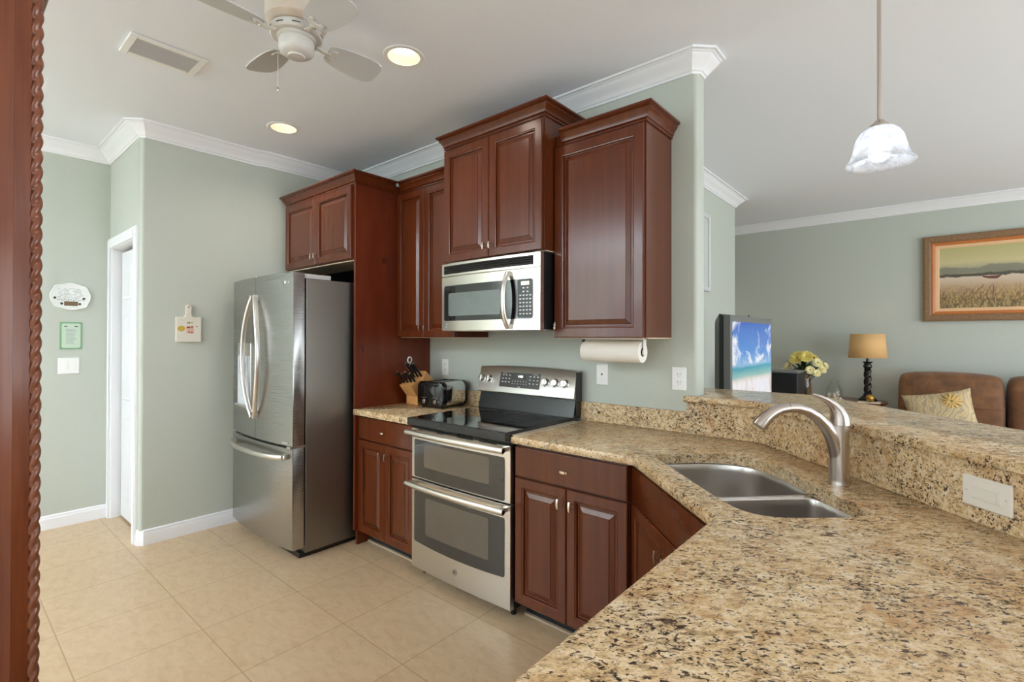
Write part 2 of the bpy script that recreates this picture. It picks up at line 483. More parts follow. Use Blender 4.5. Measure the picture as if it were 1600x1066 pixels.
class MB:
    def __init__(s):
        s.bm = bmesh.new()

    def face(s, pts, mi=0):
        f = s.bm.faces.new([s.bm.verts.new(p) for p in pts])
        f.material_index = mi
        return f

    def box(s, x0, x1, y0, y1, z0, z1, mi=0):
        v = [s.bm.verts.new((x, y, z)) for x in (x0, x1) for y in (y0, y1) for z in (z0, z1)]
        for q in ((0, 1, 3, 2), (4, 6, 7, 5), (0, 4, 5, 1), (2, 3, 7, 6), (0, 2, 6, 4), (1, 5, 7, 3)):
            f = s.bm.faces.new([v[i] for i in q])
            f.material_index = mi
        return s

    def obox(s, fr, u0, u1, v0, v1, n0, n1, mi=0):
        vs = [s.bm.verts.new(fr(u, v, n)) for u in (u0, u1) for v in (v0, v1) for n in (n0, n1)]
        for q in ((0, 1, 3, 2), (4, 6, 7, 5), (0, 4, 5, 1), (2, 3, 7, 6), (0, 2, 6, 4), (1, 5, 7, 3)):
            f = s.bm.faces.new([vs[i] for i in q])
            f.material_index = mi
        return s

    def loft(s, loops, cap0=True, cap1=True, closed=True, mi=0):
        R = [[s.bm.verts.new(p) for p in lp] for lp in loops]
        for a, b in zip(R, R[1:]):
            n = len(a)
            for i in range(n if closed else n - 1):
                j = (i + 1) % n
                try:
                    f = s.bm.faces.new((a[i], a[j], b[j], b[i]))
                    f.material_index = mi
                except ValueError:
                    pass
        if cap0:
            s.bm.faces.new(R[0][::-1]).material_index = mi
        if cap1:
            s.bm.faces.new(R[-1]).material_index = mi
        return s

    def prism(s, pts, z0, z1, mi=0):
        return s.loft([[(x, y, z0) for x, y in pts], [(x, y, z1) for x, y in pts]], mi=mi)

    def lathe(s, prof, c, axis='z', n=32, cap=True, mi=0, sx=1.0, sy=1.0):
        c = Vector(c)
        loops = []
        for r, h in prof:
            lp = []
            for k in range(n):
                a = 2 * PI * k / n
                x, y = r * math.cos(a) * sx, r * math.sin(a) * sy
                if isinstance(axis, str):
                    d = {'z': (x, y, h), 'y': (x, h, y), 'x': (h, x, y)}[axis]
                    p = c + Vector(d)
                else:
                    A, U, V = axis
                    p = c + A * h + U * x + V * y
                lp.append(p)
            loops.append(lp)
        return s.loft(loops, cap, cap, mi=mi)

    def tube(s, pts, rad, n=12, cap=True, flat=None, mi=0, upv=None):
        pts = [Vector(p) for p in pts]
        m = len(pts)
        if not isinstance(rad, (list, tuple)):
            rad = [rad] * m
        T = []
        for i in range(m):
            a = pts[max(0, i - 1)]
            b = pts[min(m - 1, i + 1)]
            T.append((b - a).normalized())
        ref = Vector(upv) if upv else (Vector((0, 0, 1)) if abs(T[0].z) < 0.9 else Vector((1, 0, 0)))
        U = (ref - T[0] * ref.dot(T[0])).normalized()
        loops = []
        for i in range(m):
            U = (U - T[i] * U.dot(T[i])).normalized()
            V = T[i].cross(U)
            r = rad[i]
            ru, rv = (r if isinstance(r, tuple) else (r, r * (flat or 1.0)))
            loops.append([pts[i] + U * (ru * math.cos(2 * PI * k / n)) + V * (rv * math.sin(2 * PI * k / n)) for k in range(n)])
        return s.loft(loops, cap, cap, mi=mi)

    def sweep(s, path, prof, side=1, cap=True, mi=0):
        """horizontal sweep with mitred corners; prof = (outward, z); outward is to the right of travel when side=1"""
        P = [Vector((x, y)) for x, y in path]
        m = len(P)
        N = []
        for i in range(m - 1):
            d = (P[i + 1] - P[i]).normalized()
            N.append(Vector((d.y, -d.x)) * side)
        off = []
        for i in range(m):
            if i == 0:
                off.append(N[0])
            elif i == m - 1:
                off.append(N[-1])
            else:
                b = (N[i - 1] + N[i])
                off.append(b / max(0.15, (b.dot(N[i]))))
        loops = [[(P[i].x + off[i].x * o, P[i].y + off[i].y * o, z) for o, z in prof] for i in range(m)]
        return s.loft(loops, cap, cap, mi=mi)

    def build(s, name, mat, parent=None, smooth=30, bev=0.0, seg=2, sub=0, label=None):
        bm = s.bm
        bmesh.ops.remove_doubles(bm, verts=bm.verts, dist=1e-6)
        bmesh.ops.recalc_face_normals(bm, faces=bm.faces)
        lo = Vector((1e9,) * 3)
        hi = Vector((-1e9,) * 3)
        for v in bm.verts:
            for k in range(3):
                lo[k] = min(lo[k], v.co[k])
                hi[k] = max(hi[k], v.co[k])
        c = Vector(((lo.x + hi.x) / 2, (lo.y + hi.y) / 2, lo.z))
        for v in bm.verts:
            v.co -= c
        me = bpy.data.meshes.new(name)
        bm.to_mesh(me)
        bm.free()
        for mm in (mat if isinstance(mat, (list, tuple)) else [mat]):
            me.materials.append(M[mm])
        if smooth:
            for p in me.polygons:
                p.use_smooth = True
            me.set_sharp_from_angle(angle=math.radians(smooth))
        o = bpy.data.objects.new(name, me)
        C.objects.link(o)
        place(o, c, parent)
        if bev:
            b = o.modifiers.new('edge', 'BEVEL')
            b.width = bev
            b.segments = seg
            b.limit_method = 'ANGLE'
            b.angle_limit = math.radians(40)
            b.harden_normals = True
        if sub:
            b = o.modifiers.new('smooth', 'SUBSURF')
            b.levels = b.render_levels = sub
        if label:
            o['label'] = label
        return o


def place(o, c, parent):
    W[o.name] = Vector(c)
    if parent is not None:
        o.parent = parent
        o.location = Vector(c) - W[parent.name]
    else:
        o.location = c


def empty(name, loc, label, cat, group=None):
    o = bpy.data.objects.new(name, None)
    o.empty_display_size = 0.1
    C.objects.link(o)
    place(o, loc, None)
    return tag(o, label, cat, group)


def tag(o, label, cat, group=None):
    o['label'] = label
    o['category'] = cat
    if group:
        o['group'] = group
    return o


def struct(o):
    o['kind'] = 'structure'
    return o


def kids(o):
    return [x for x in C.objects if x.parent == o]


def dup(o, off, parent=None):
    """copy an object and, level by level, each of its parts"""
    r = o.copy()
    C.objects.link(r)
    r.parent = parent if parent is not None else None
    wpos = W[o.name] + Vector(off)
    place(r, wpos, parent)
    for ch in kids(o):
        dup(ch, off, r)
    return r


def B(x0, x1, y0, y1, z0, z1):
    return MB().box(x0, x1, y0, y1, z0, z1)


def frame(o, ud, nd):
    o, ud, nd = Vector(o), Vector(ud), Vector(nd)
    return lambda u, v, n: o + ud * u + nd * n + Vector((0, 0, v))


FY = frame((0, 0, 0), (1, 0, 0), (0, -1, 0))   # u = x, n = -y  (use n = -Y value)


def rrect(u0, u1, v0, v1, r, k=6):
    pts = []
    for cx, cy, a0 in ((u1 - r, v1 - r, 0), (u0 + r, v1 - r, 90), (u0 + r, v0 + r, 180), (u1 - r, v0 + r, 270)):
        for i in range(k + 1):
            a = math.radians(a0 + 90 * i / k)
            pts.append((cx + r * math.cos(a), cy + r * math.sin(a)))
    return pts


def plate(fr, u0, u1, v0, v1, n0, n1, r, mb=None, k=6, mi=0, edge=0.0):
    mb = mb or MB()
    p = rrect(u0, u1, v0, v1, r, k)
    if edge:
        q = rrect(u0 + edge, u1 - edge, v0 + edge, v1 - edge, max(r - edge, 0.0005), k)
        mb.loft([[fr(u, v, n0) for u, v in p], [fr(u, v, n1 - edge) for u, v in p], [fr(u, v, n1) for u, v in q]], mi=mi)
    else:
        mb.loft([[fr(u, v, n0) for u, v in p], [fr(u, v, n1) for u, v in p]], mi=mi)
    return mb


def corner_samples(u0, u1, r, k=6, m=12):
    q = [r * (1 - math.cos(PI / 2 * i / k)) for i in range(k + 1)]
    return [u0 + x for x in q] + [u0 + r + (u1 - u0 - 2 * r) * i / m for i in range(1, m)] + [u1 - x for x in q[::-1]]


def raised_door(fr, u0, u1, v0, v1, n0, n1, stile=0.055):
    """raised-panel cabinet door"""
    mb = MB()
    rings = [(0, n0), (0, n1 - 0.004), (0.004, n1), (stile - 0.012, n1), (stile - 0.009, n1 - 0.003), (stile - 0.004, n1 - 0.004), (stile - 0.002, n1 - 0.0135), (stile + 0.006, n1 - 0.0135), (stile + 0.010, n1 - 0.011), (stile + 0.030, n1 - 0.004), (stile + 0.031, n1 - 0.0015), (stile + 0.035, n1 - 0.0015)]
    mb.loft([[fr(u, v, n) for u, v in ((u0 + i, v0 + i), (u1 - i, v0 + i), (u1 - i, v1 - i), (u0 + i, v1 - i))] for i, n in rings])
    return mb


def slab_front(fr, u0, u1, v0, v1, n0, n1):
    mb = MB()
    rings = [(0, n0), (0, n1 - 0.006), (0.002, n1 - 0.002), (0.006, n1)]
    mb.loft([[fr(u, v, n) for u, v in ((u0 + i, v0 + i), (u1 - i, v0 + i), (u1 - i, v1 - i), (u0 + i, v1 - i))] for i, n in rings])
    return mb


def pull(fr, u, v, n, parent, vertical=True, L=0.040, name='pull'):
    mb = MB()
    h = L / 2
    secs = []
    for k in range(9):
        a = -1 + 2 * k / 8
        nn = n + 0.020 + 0.004 * (1 - a * a)
        w = 0.0045 + 0.0012 * (1 - a * a)
        if vertical:
            secs.append([fr(u - w, v + a * h, nn), fr(u + w, v + a * h, nn), fr(u + w, v + a * h, nn + 0.005), fr(u - w, v + a * h, nn + 0.005)])
        else:
            secs.append([fr(u + a * h, v - w, nn), fr(u + a * h, v + w, nn), fr(u + a * h, v + w, nn + 0.005), fr(u + a * h, v - w, nn + 0.005)])
    mb.loft(secs)
    for sgn in (-1, 1):
        d = sgn * h * 0.45
        du, dv = (0, d) if vertical else (d, 0)
        mb.obox(fr, u + du - 0.0035, u + du + 0.0035, v + dv - 0.0035, v + dv + 0.0035, n, n + 0.023)
    return mb.build(name, 'nickel', parent, bev=0.001)


CABCROWN = [(0, -0.078), (0.0075, -0.078), (0.0075, -0.069), (0.004, -0.067), (0.012, -0.062), (0.013, -0.054), (0.018, -0.044), (0.026, -0.033), (0.033, -0.025), (0.033, -0.022), (0.029, -0.020), (0.037, -0.015), (0.042, -0.0125), (0.042, -0.010), (0.046, -0.009), (0.046, 0), (0, 0)]


def cab_crown(path, ztop, parent):
    return MB().sweep(path, [(o, ztop + z) for o, z in CABCROWN]).build('crown_molding', 'cherry', parent, smooth=25)


# ------------------------------------------------------------------ setting
ZC = 2.785
XL, XLL, YD, YW = -3.98, -4.824, 0.901, 2.468
XV, YV, YH = -1.55, 6.73, 5.30
XE, YE = -0.90, 2.58

struct(B(-5.0, 4.6, -3.3, 6.9, -0.1, 0.0).build('floor', 'floor_tile'))
LIGHTS = ((-2.030, 1.540), (-3.345, 1.545))
mb = MB()
bm = mb.bm
loops_ = [[(-5.0, -3.3), (4.6, -3.3), (4.6, 6.9), (-5.0, 6.9)]] + [[(x + 0.082 * math.cos(2 * PI * k / 40), y + 0.082 * math.sin(2 * PI * k / 40)) for k in range(40)] for x, y in LIGHTS]
ed = []
for lp in loops_:
    vs = [bm.verts.new((x, y, ZC)) for x, y in lp]
    ed += [bm.edges.new((vs[k], vs[(k + 1) % len(vs)])) for k in range(len(vs))]
bmesh.ops.triangle_fill(bm, edges=ed, use_beauty=True)
mb.box(-5.0, 4.6, -3.3, 6.9, ZC + 0.14, ZC + 0.2)
struct(mb.build('ceiling', 'ceiling_paint', smooth=0))


def arc(cx, cy, r, a0, a1, k=5):
    return [(cx + r * math.cos(math.radians(a0 + (a1 - a0) * i / k)), cy + r * math.sin(math.radians(a0 + (a1 - a0) * i / k))) for i in range(k + 1)]


R = 0.022
# kitchen back wall with bullnose end
pts = [(-3.95, YW)] + arc(XE - R, YW + R, R, -90, 0) + arc(XE - R, YE - R, R, 0, 90) + [(-3.95, YE)]
struct(MB().prism(pts, 0, ZC).build('wall_back', 'wall_paint'))
# left wall (pantry side) with bullnose corner and a shallow jog
pts = arc(XL - R, YD + R, R, -90, 0) + [(XL, 1.615), (XL + 0.028, 1.690), (-3.95, YW), (-3.95, YE), (-4.10, YE), (-4.10, YD + 0.1), (-4.03, YD + 0.1), (-4.03, YD)]
struct(MB().prism(pts, 0, ZC).build('wall_left', 'wall_paint'))
# wall round the pantry doorway
mb = B(-4.03, -4.035, YD, YD + 0.1, 0, ZC)
mb.box(XLL, -4.03, YD, YD + 0.1, 2.05, ZC)
mb.box(XLL, -4.765, YD, YD + 0.1, 0, 2.05)
mb.box(-4.085, -4.03, YD, YD + 0.1, 0, 2.05)
struct(mb.build('wall_pantry', 'wall_paint'))
struct(B(-4.94, XLL, -3.2, YH + 1.6, 0, ZC).build('wall_alcove', 'wall_paint'))
# living room walls
struct(B(XV - 0.12, XV, YE, YH, 0, ZC).build('wall_lounge_left', 'wall_paint'))
struct(B(-4.82, XV - 0.12, YH - 0.12, YH, 0, ZC).build('wall_hall', 'wall_paint'))
struct(B(-4.94, 4.6, YV, YV + 0.12, 0, ZC).build('wall_far', 'wall_paint'))
# wall behind the camera and right wall, with glazed openings
mb = MB()
for x0, x1, z0, z1 in ((-4.82, -4.35, 0, ZC), (-4.35, -2.33, 2.12, ZC), (-2.33, -1.2, 0, ZC), (-1.2, 0.8, 0, 0.68), (-1.2, 0.8, 2.22, ZC), (0.8, 1.62, 0, ZC), (1.62, 3.18, 0, 0.68), (1.62, 3.18, 2.22, ZC), (3.18, 4.6, 0, ZC)):
    mb.box(x0, x1, -3.32, -3.2, z0, z1)
struct(mb.build('wall_rear', 'wall_paint'))
mb = MB()
for y0, y1, z0, z1 in ((-3.2, 0.45, 0, ZC), (0.45, 2.75, 0, 0.33), (0.45, 2.75, 2.27, ZC), (2.75, 3.75, 0, ZC), (3.75, 5.65, 0, 0.33), (3.75, 5.65, 2.27, ZC), (5.65, YV, 0, ZC)):
    mb.box(4.5, 4.62, y0, y1, z0, z1)
struct(mb.build('wall_right', 'wall_paint'))


def sash(name, horiz, a0, a1, z0, z1, fixed, n):
    mb = MB()
    w = 0.05
    bars = [(a0, a1, z0, z0 + w), (a0, a1, z1 - w, z1), (a0, a0 + w, z0, z1), (a1 - w, a1, z0, z1)]
    for k in range(1, n):
        c = a0 + (a1 - a0) * k / n
        bars.append((c - w / 2, c + w / 2, z0, z1))
    for p, q, c, d in bars:
        if horiz:
            mb.box(p, q, fixed - 0.03, fixed + 0.03, c, d)
        else:
            mb.box(fixed - 0.03, fixed + 0.03, p, q, c, d)
    return struct(mb.build(name, 'white_trim'))


sash('door_2', True, -4.35, -2.33, 0.0, 2.12, -3.26, 2)
sash('window_1', True, -1.2, 0.8, 0.68, 2.22, -3.26, 2)
sash('window_2', True, 1.62, 3.18, 0.68, 2.22, -3.26, 2)
sash('window_3', False, 0.45, 2.75, 0.33, 2.27, 4.56, 3)
sash('window_4', False, 3.75, 5.65, 0.33, 2.27, 4.56, 2)

# crown molding and baseboards
CR = [(0, -0.092), (0.010, -0.092), (0.012, -0.082), (0.020, -0.078), (0.024, -0.070), (0.032, -0.060), (0.044, -0.048), (0.058, -0.036), (0.070, -0.024), (0.074, -0.018), (0.080, -0.016), (0.084, -0.012), (0.098, -0.010), (0.098, 0.0), (0, 0.0)]
CRP = [(o, ZC - 0.0005 + z) for o, z in CR]
c = 0.026
path = [(XLL, -3.19), (XLL, YD), (XL - c, YD), (XL, YD + c), (XL, 1.615), (XL + 0.028, 1.690), (-3.95, YW), (XE - c, YW), (XE, YW + c), (XE, YE - c), (XE - c, YE), (XV, YE), (XV, YH), (-4.81, YH)]
struct(MB().sweep(path, CRP).build('trim_1', 'white_trim', smooth=25))
struct(MB().sweep([(-4.81, YV), (4.49, YV)], CRP).build('trim_2', 'white_trim', smooth=25))
BS = [(0, 0), (0.014, 0), (0.014, 0.070), (0.012, 0.078), (0.010, 0.082), (0.010, 0.092), (0.006, 0.098), (0, 0.100)]
struct(MB().sweep([(XLL, -3.19), (XLL, YD), (-4.81, YD)], BS).build('baseboard_alcove', 'white_trim', smooth=25))
struct(MB().sweep([(-4.02, YD), (XL - c, YD), (XL, YD + c), (XL, 1.615), (XL + 0.028, 1.690), (-3.951, YW)], BS).build('baseboard_left', 'white_trim', smooth=25))
struct(MB().sweep([(XV, YE + 0.005), (XV, YH), (-4.81, YH)], BS).build('baseboard_lounge', 'white_trim', smooth=25))
struct(MB().sweep([(-4.81, YV), (4.49, YV)], BS).build('baseboard_far', 'white_trim', smooth=25))

# pantry door: casing, jambs, panelled leaf
mb = MB()
for x0, x1, z0, z1 in ((XLL + 0.002, -4.757, 0, 2.115), (-4.093, -4.025, 0, 2.115), (-4.757, -4.093, 2.042, 2.115)):
    mb.box(x0, x1, YD - 0.016, YD, z0, z1)
    mb.box(x0 + 0.012, x1 - 0.008, YD - 0.021, YD - 0.016, z0, z1 - 0.012)
mb.box(-4.765, -4.752, YD - 0.004, YD + 0.12, 0, 2.05)
mb.box(-4.098, -4.085, YD - 0.004, YD + 0.12, 0, 2.05)
mb.box(-4.757, -4.093, YD - 0.004, YD + 0.12, 2.036, 2.05)
struct(mb.build('trim_3', 'white_trim', bev=0.002))
mb = MB()
yf = -(YD + 0.055)
for u0, u1 in ((-4.728, -4.420), (-4.416, -4.108)):
    mb.obox(FY, u0, u1, 0.02, 2.012, yf - 0.03, yf)
    for v0, v1 in ((0.12, 0.78), (0.90, 1.55), (1.65, 1.91)):
        for i, n in ((0.05, 0.004),):
            rings = [(0.05, yf), (0.056, yf + 0.004), (0.064, yf + 0.004), (0.075, yf), (0.09, yf + 0.003)]
            mb.loft([[FY(u, v, nn) for u, v in ((u0 + q, v0 + q - 0.05), (u1 - q, v0 + q - 0.05), (u1 - q, v1 - q + 0.05), (u0 + q, v1 - q + 0.05))] for q, nn in rings])
struct(mb.build('door_1', 'white_door'))
struct(B(-4.75, -4.10, YD + 0.10, YD + 0.115, 0, 2.05).build('closet_shade_sheet', 'dark_gap'))  # near-black sheet behind the leaf, paints the shade inside the closet

# half wall that carries the bar
hw = [(XE + 0.004, 2.468), (-0.613, 2.468), (1.30, 0.555), (1.379, 0.634), (-0.567, YE), (XE + 0.004, YE)]
struct(MB().prism(hw, 0, 1.0575).build('wall_bar', 'wall_paint'))


# ------------------------------------------------------------------ refrigerator
def refrigerator():
    x0, x1 = -3.90, -2.99
    e = empty('refrigerator', (-3.445, 1.85, 0), 'stainless French-door refrigerator with bottom freezer under the high wooden cabinet', 'refrigerator')
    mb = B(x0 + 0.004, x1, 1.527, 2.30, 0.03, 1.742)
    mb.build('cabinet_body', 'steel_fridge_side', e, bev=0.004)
    B(x0 + 0.03, x1 - 0.02, 1.50, 2.25, 0.0, 0.03).build('base_grille', 'black_plastic', e)
    mid, half = (x0 + x1) / 2, (x1 - x0) / 2

    def yfront(x):
        t = (x - mid) / half
        return 1.410 + 0.034 * t * t

    def bowed(a, b, z0, z1, name, mat, parent, yb=1.517):
        mb = MB()
        K = 14
        loops = []
        for dz, ins in ((z0, 0.005), (z0 + 0.004, 0.0), (z1 - 0.004, 0.0), (z1, 0.005)):
            lp = []
            for i in range(K + 1):
                x = a + (b - a) * i / K
                lp.append((min(max(x, a + ins), b - ins), yfront(x) + ins, dz))
            lp += [(b - ins * 0.3, yfront(b) + 0.008, dz), (b - ins * 0.3, yb - ins, dz), (a + ins * 0.3, yb - ins, dz), (a + ins * 0.3, yfront(a) + 0.008, dz)]
            loops.append(lp)
        return mb.loft(loops).build(name, mat, parent, smooth=40)

    ld = bowed(x0, mid - 0.002, 0.700, 1.775, 'door', 'steel_fridge', e)
    ld['label'] = 'left refrigerator door with ice and water dispenser'
    rd = bowed(mid + 0.002, x1, 0.700, 1.775, 'door', 'steel_fridge', e)
    fz = bowed(x0, x1, 0.065, 0.690, 'freezer_drawer', 'steel_fridge', e)

    def yy(u, v, n):
        return Vector((u, yfront(u) - n, v))

    # bowed vertical handles that part in the middle
    for par, sg in ((ld, -1), (rd, 1)):
        pts, rr = [], []
        for k in range(17):
            t = -1 + 2 * k / 16
            x = mid + sg * (0.020 + 0.100 * (1 - t * t))
            z = 1.245 + 0.40 * t
            y = yfront(mid) - 0.014 - 0.022 * (1 - abs(t) ** 3)
            pts.append((x, y, z))
            rr.append((0.016, 0.012))
        mb = MB().tube(pts, rr, 12, upv=(0, -1, 0))
        for t in (-0.97, 0.97):
            x = mid + sg * (0.020 + 0.100 * (1 - t * t))
            z = 1.245 + 0.40 * t
            mb.box(x - 0.012, x + 0.012, yfront(mid) - 0.026, yfront(mid) + 0.005, z - 0.02, z + 0.02)
        mb.build('handle', 'steel_handle', par, smooth=50)
    # dispenser recess
    fr = yy
    d = plate(fr, -3.775, -3.515, 0.885, 1.335, -0.004, 0.0035, 0.012, edge=0.002).build('dispenser_panel', 'steel_handle', ld)
    plate(fr, -3.765, -3.525, 0.895, 1.245, -0.002, 0.0045, 0.01).build('dispenser_cavity', 'dispenser_white', ld)
    fr2 = frame((0, 1.409, 0), (1, 0, 0), (0, -1, 0))
    mb = MB()
    mb.obox(fr2, -3.76, -3.53, 0.898, 0.91, -0.03, 0.012)
    mb.build('drip_tray', 'steel_handle', ld)
    plate(fr, -3.70, -3.60, 1.14, 1.20, 0.0, 0.016, 0.01).build('water_paddle', 'steel_handle', ld)
    # round maker's emblem and small badge
    mb = MB().lathe([(0.0, 0), (0.011, 0), (0.011, 0.0015), (0.0, 0.0015)], (-3.075, yfront(-3.075) + 0.0005, 1.715), (Vector((0, -1, 0)), Vector((1, 0, 0)), Vector((0, 0, 1))), 20, cap=False)
    mb.build('emblem', 'print_white', rd)
    for k, (w, u) in enumerate(((0.012, -3.055), (0.012, -3.040))):
        mb = MB()
        if k == 0:
            mb.obox(yy, u, u + 0.002, 1.708, 1.722, 0, 0.001).obox(yy, u, u + 0.008, 1.708, 1.710, 0, 0.001)
        else:
            mb.obox(yy, u, u + 0.002, 1.708, 1.722, 0, 0.001).obox(yy, u, u + 0.010, 1.720, 1.722, 0, 0.001).obox(yy, u, u + 0.010, 1.708, 1.710, 0, 0.001).obox(yy, u + 0.008, u + 0.010, 1.708, 1.715, 0, 0.001).obox(yy, u + 0.005, u + 0.010, 1.714, 1.716, 0, 0.001)
        mb.build('letter', 'print_white', rd)
    plate(yy, -3.10, -3.035, 0.712, 0.726, 0, 0.0015, 0.006).build('badge', 'chrome', rd)
    # freezer handle
    pts = []
    for k in range(15):
        t = -1 + 2 * k / 14
        x = mid + 0.40 * t
        pts.append((x, yfront(x) - 0.012 - 0.050 * (1 - abs(t) ** 4), 0.632))
    mb = MB().tube(pts, [(0.017, 0.011)] * 15, 12, upv=(0, 0, 1))
    for t in (-0.96, 0.96):
        x = mid + 0.40 * t
        mb.box(x - 0.014, x + 0.014, yfront(x) - 0.03, yfront(x) + 0.004, 0.618, 0.648)
    mb.build('handle', 'steel_handle', fz, smooth=50)
    # hinge covers
    for a, b in ((x0 + 0.01, x0 + 0.10), (x1 - 0.10, x1 - 0.01)):
        mb = B(a, b, 1.47, 1.70, 1.742, 1.772)
        mb.build('hinge_cover', 'grille_metal', e, bev=0.004)
    B(x1 - 0.05, x1 - 0.002, 1.43, 1.527, 0.688, 0.702).build('hinge', 'steel_handle', e)


refrigerator()

# ------------------------------------------------------------------ cabinets
CZ = 2.470


def wall_cabinet(label, x0, x1, yf, z0, z1, doors, crown_path, ztop, yb=YW - 0.001, x0b=None, knob_side=None, stile=0.055, name='wall_cabinet'):
    e = empty(name, ((x0 + x1) / 2, (yf + yb) / 2, z0), label, 'cabinet')
    B(x0, x1, yf, yb, z0 + 0.004, ztop - 0.02).build('cabinet_body', 'cherry', e, bev=0.001)
    B(x0 + 0.002, x1 - 0.002, yf + 0.02, yb, z0, z0 + 0.004).build('underside', 'maple_underside', e)
    for i, (a, b) in enumerate(doors):
        d = raised_door(FY, a, b, z0 + 0.004, z1, -yf, -yf + 0.020, stile).build('door', 'cherry', e, smooth=0)
        ks = knob_side[i]
        u = b - 0.022 if ks > 0 else a + 0.022
        pull(FY, u, z0 + 0.066, -yf + 0.020, d, True, name='knob')
    cab_crown(crown_path, ztop, e)
    return e


# cabinet above the refrigerator with its full-height end panel
PX, PYF = -2.92, 1.828
e = empty('refrigerator_cabinet', (-3.40, 2.0, 0), 'brown wooden cabinet with two short doors above refrigerator and tall side panel', 'cabinet')
B(-3.885, PX - 0.02, PYF, 2.10, 1.890, 2.45).build('cabinet_body', 'cherry', e)
B(-3.883, PX - 0.022, PYF + 0.004, 2.098, 1.884, 1.890).build('underside', 'maple_underside', e)
for a, b, ks in ((-3.878, -3.418, 1), (-3.414, -2.950, -1)):
    d = raised_door(FY, a, b, 1.896, 2.385, -PYF, -PYF + 0.020).build('door', 'cherry', e, smooth=0)
    pull(FY, b - 0.022 if ks > 0 else a + 0.022, 1.896 + 0.062, -PYF + 0.020, d, name='knob')
mb = B(PX - 0.02, PX, PYF, YW - 0.001, 0.10, 2.45)
mb.box(PX - 0.02, PX, PYF + 0.02, YW - 0.001, 0.0, 0.10)
mb.build('side_panel', 'cherry_panel', e, bev=0.001)
B(-3.93, PX - 0.02, YW - 0.012, YW - 0.001, 0.0, 2.45).build('shade_back_panel', 'dark_gap', e)  # near-black sheet standing for the shade at the back of the niche
B(-3.93, -3.91, 1.95, YW - 0.013, 0.0, 2.44).build('shade_left_panel', 'dark_gap', e)  # hidden filler panel; its near-black colour paints the same niche shade
cab_crown([(-3.885, 2.10), (-3.885, PYF), (PX, PYF), (PX, 2.174 - 0.046)][:], CZ, e)

wall_cabinet('tall two-door cherry wall cabinet between refrigerator panel and microwave', PX + 0.001, -2.315, 2.175, 1.371, 2.385, ((-2.915, -2.619), (-2.615, -2.319)), [(PX + 0.04, 2.175), (-2.362, 2.175)], CZ, knob_side=(1, -1))
wall_cabinet('highest cherry wall cabinet with two doors mounted directly above the microwave', -2.314, -1.550, 2.077, 1.830, 2.520, ((-2.310, -1.934), (-1.930, -1.554)), [(-2.314, YW - 0.002), (-2.314, 2.077), (-1.550, 2.077), (-1.550, YW - 0.002)], 2.612, knob_side=(1, -1))
wall_cabinet('cherry wall cabinet with one wide door above the paper towels', -1.549, -1.030, 2.175, 1.371, 2.385, ((-1.545, -1.036),), [(-1.5035, 2.175), (-1.030, 2.175), (-1.030, YW - 0.002)], CZ, knob_side=(-1,), stile=0.060)


def base_cabinet(label, x0, x1, yf, split):
    e = empty('base_cabinet', ((x0 + x1) / 2, 2.15, 0), label, 'cabinet')
    B(x0, x1, yf, YW - 0.001, 0.095, 0.860).build('cabinet_body', 'cherry', e)
    B(x0, x1, yf + 0.075, YW - 0.001, 0.0, 0.095).build('toe_kick', 'dark_gap', e)
    B(x0, x1, yf + 0.060, yf + 0.074, 0.0, 0.010).build('toe_tile', 'toe_tile', e)
    dr = slab_front(FY, x0 + 0.003, x1 - 0.003, 0.704, 0.850, -yf, -yf + 0.020).build('drawer', 'cherry', e, smooth=0)
    pull(FY, (x0 + x1) / 2, 0.777, -yf + 0.020, dr, False)
    for a, b, ks in ((x0 + 0.003, split - 0.0015, 1), (split + 0.0015, x1 - 0.003, -1)):
        d = raised_door(FY, a, b, 0.093, 0.698, -yf, -yf + 0.020).build('door', 'cherry', e, smooth=0)
        pull(FY, b - 0.030 if ks > 0 else a + 0.030, 0.630, -yf + 0.020, d, True, 0.046)
    return e


base_cabinet('cherry base cabinet under the short granite counter left of the range', PX + 0.001, -2.330, 1.868, -2.622)
base_cabinet('cherry base cabinet with drawer and two doors right of the range', -1.560, -0.955, 1.868, -1.258)

# corner sink cabinet (45 degrees)
S2 = math.sqrt(0.5)
cx, cy = -0.946, 1.891
FD = frame((cx, cy, 0), (S2, -S2, 0), (-S2, -S2, 0))
L = 0.735
e = empty('corner_sink_cabinet', (-0.62, 1.62, 0), 'diagonal cherry corner cabinet under the sink with plain front panel', 'cabinet')
mb = MB().obox(FD, 0.0, L, 0.095, 0.135, -0.02, 0.0).obox(FD, 0.0, L, 0.685, 0.720, -0.02, 0.0).obox(FD, 0.0, L, 0.84, 0.860, -0.02, 0.0).obox(FD, 0.0, 0.03, 0.135, 0.685, -0.02, 0.0).obox(FD, L - 0.03, L, 0.135, 0.685, -0.02, 0.0).obox(FD, 0.0, 0.03, 0.72, 0.84, -0.02, 0).obox(FD, L - 0.03, L, 0.72, 0.84, -0.02, 0)
mb.build('face_frame', 'cherry', e)
MB().obox(FD, 0, L, 0.0, 0.095, -0.09, -0.07).build('toe_kick', 'dark_gap', e)
slab_front(FD, 0.012, L - 0.012, 0.704, 0.850, 0.0005, 0.020).build('false_front', 'cherry', e)
for a, b, ks in ((0.012, L / 2 - 0.0015, 1), (L / 2 + 0.0015, L - 0.012, -1)):
    d = raised_door(FD, a, b, 0.093, 0.698, 0.0005, 0.020).build('door', 'cherry', e, smooth=0)
    pull(FD, b - 0.030 if ks > 0 else a + 0.030, 0.620, 0.020, d, True, 0.046)

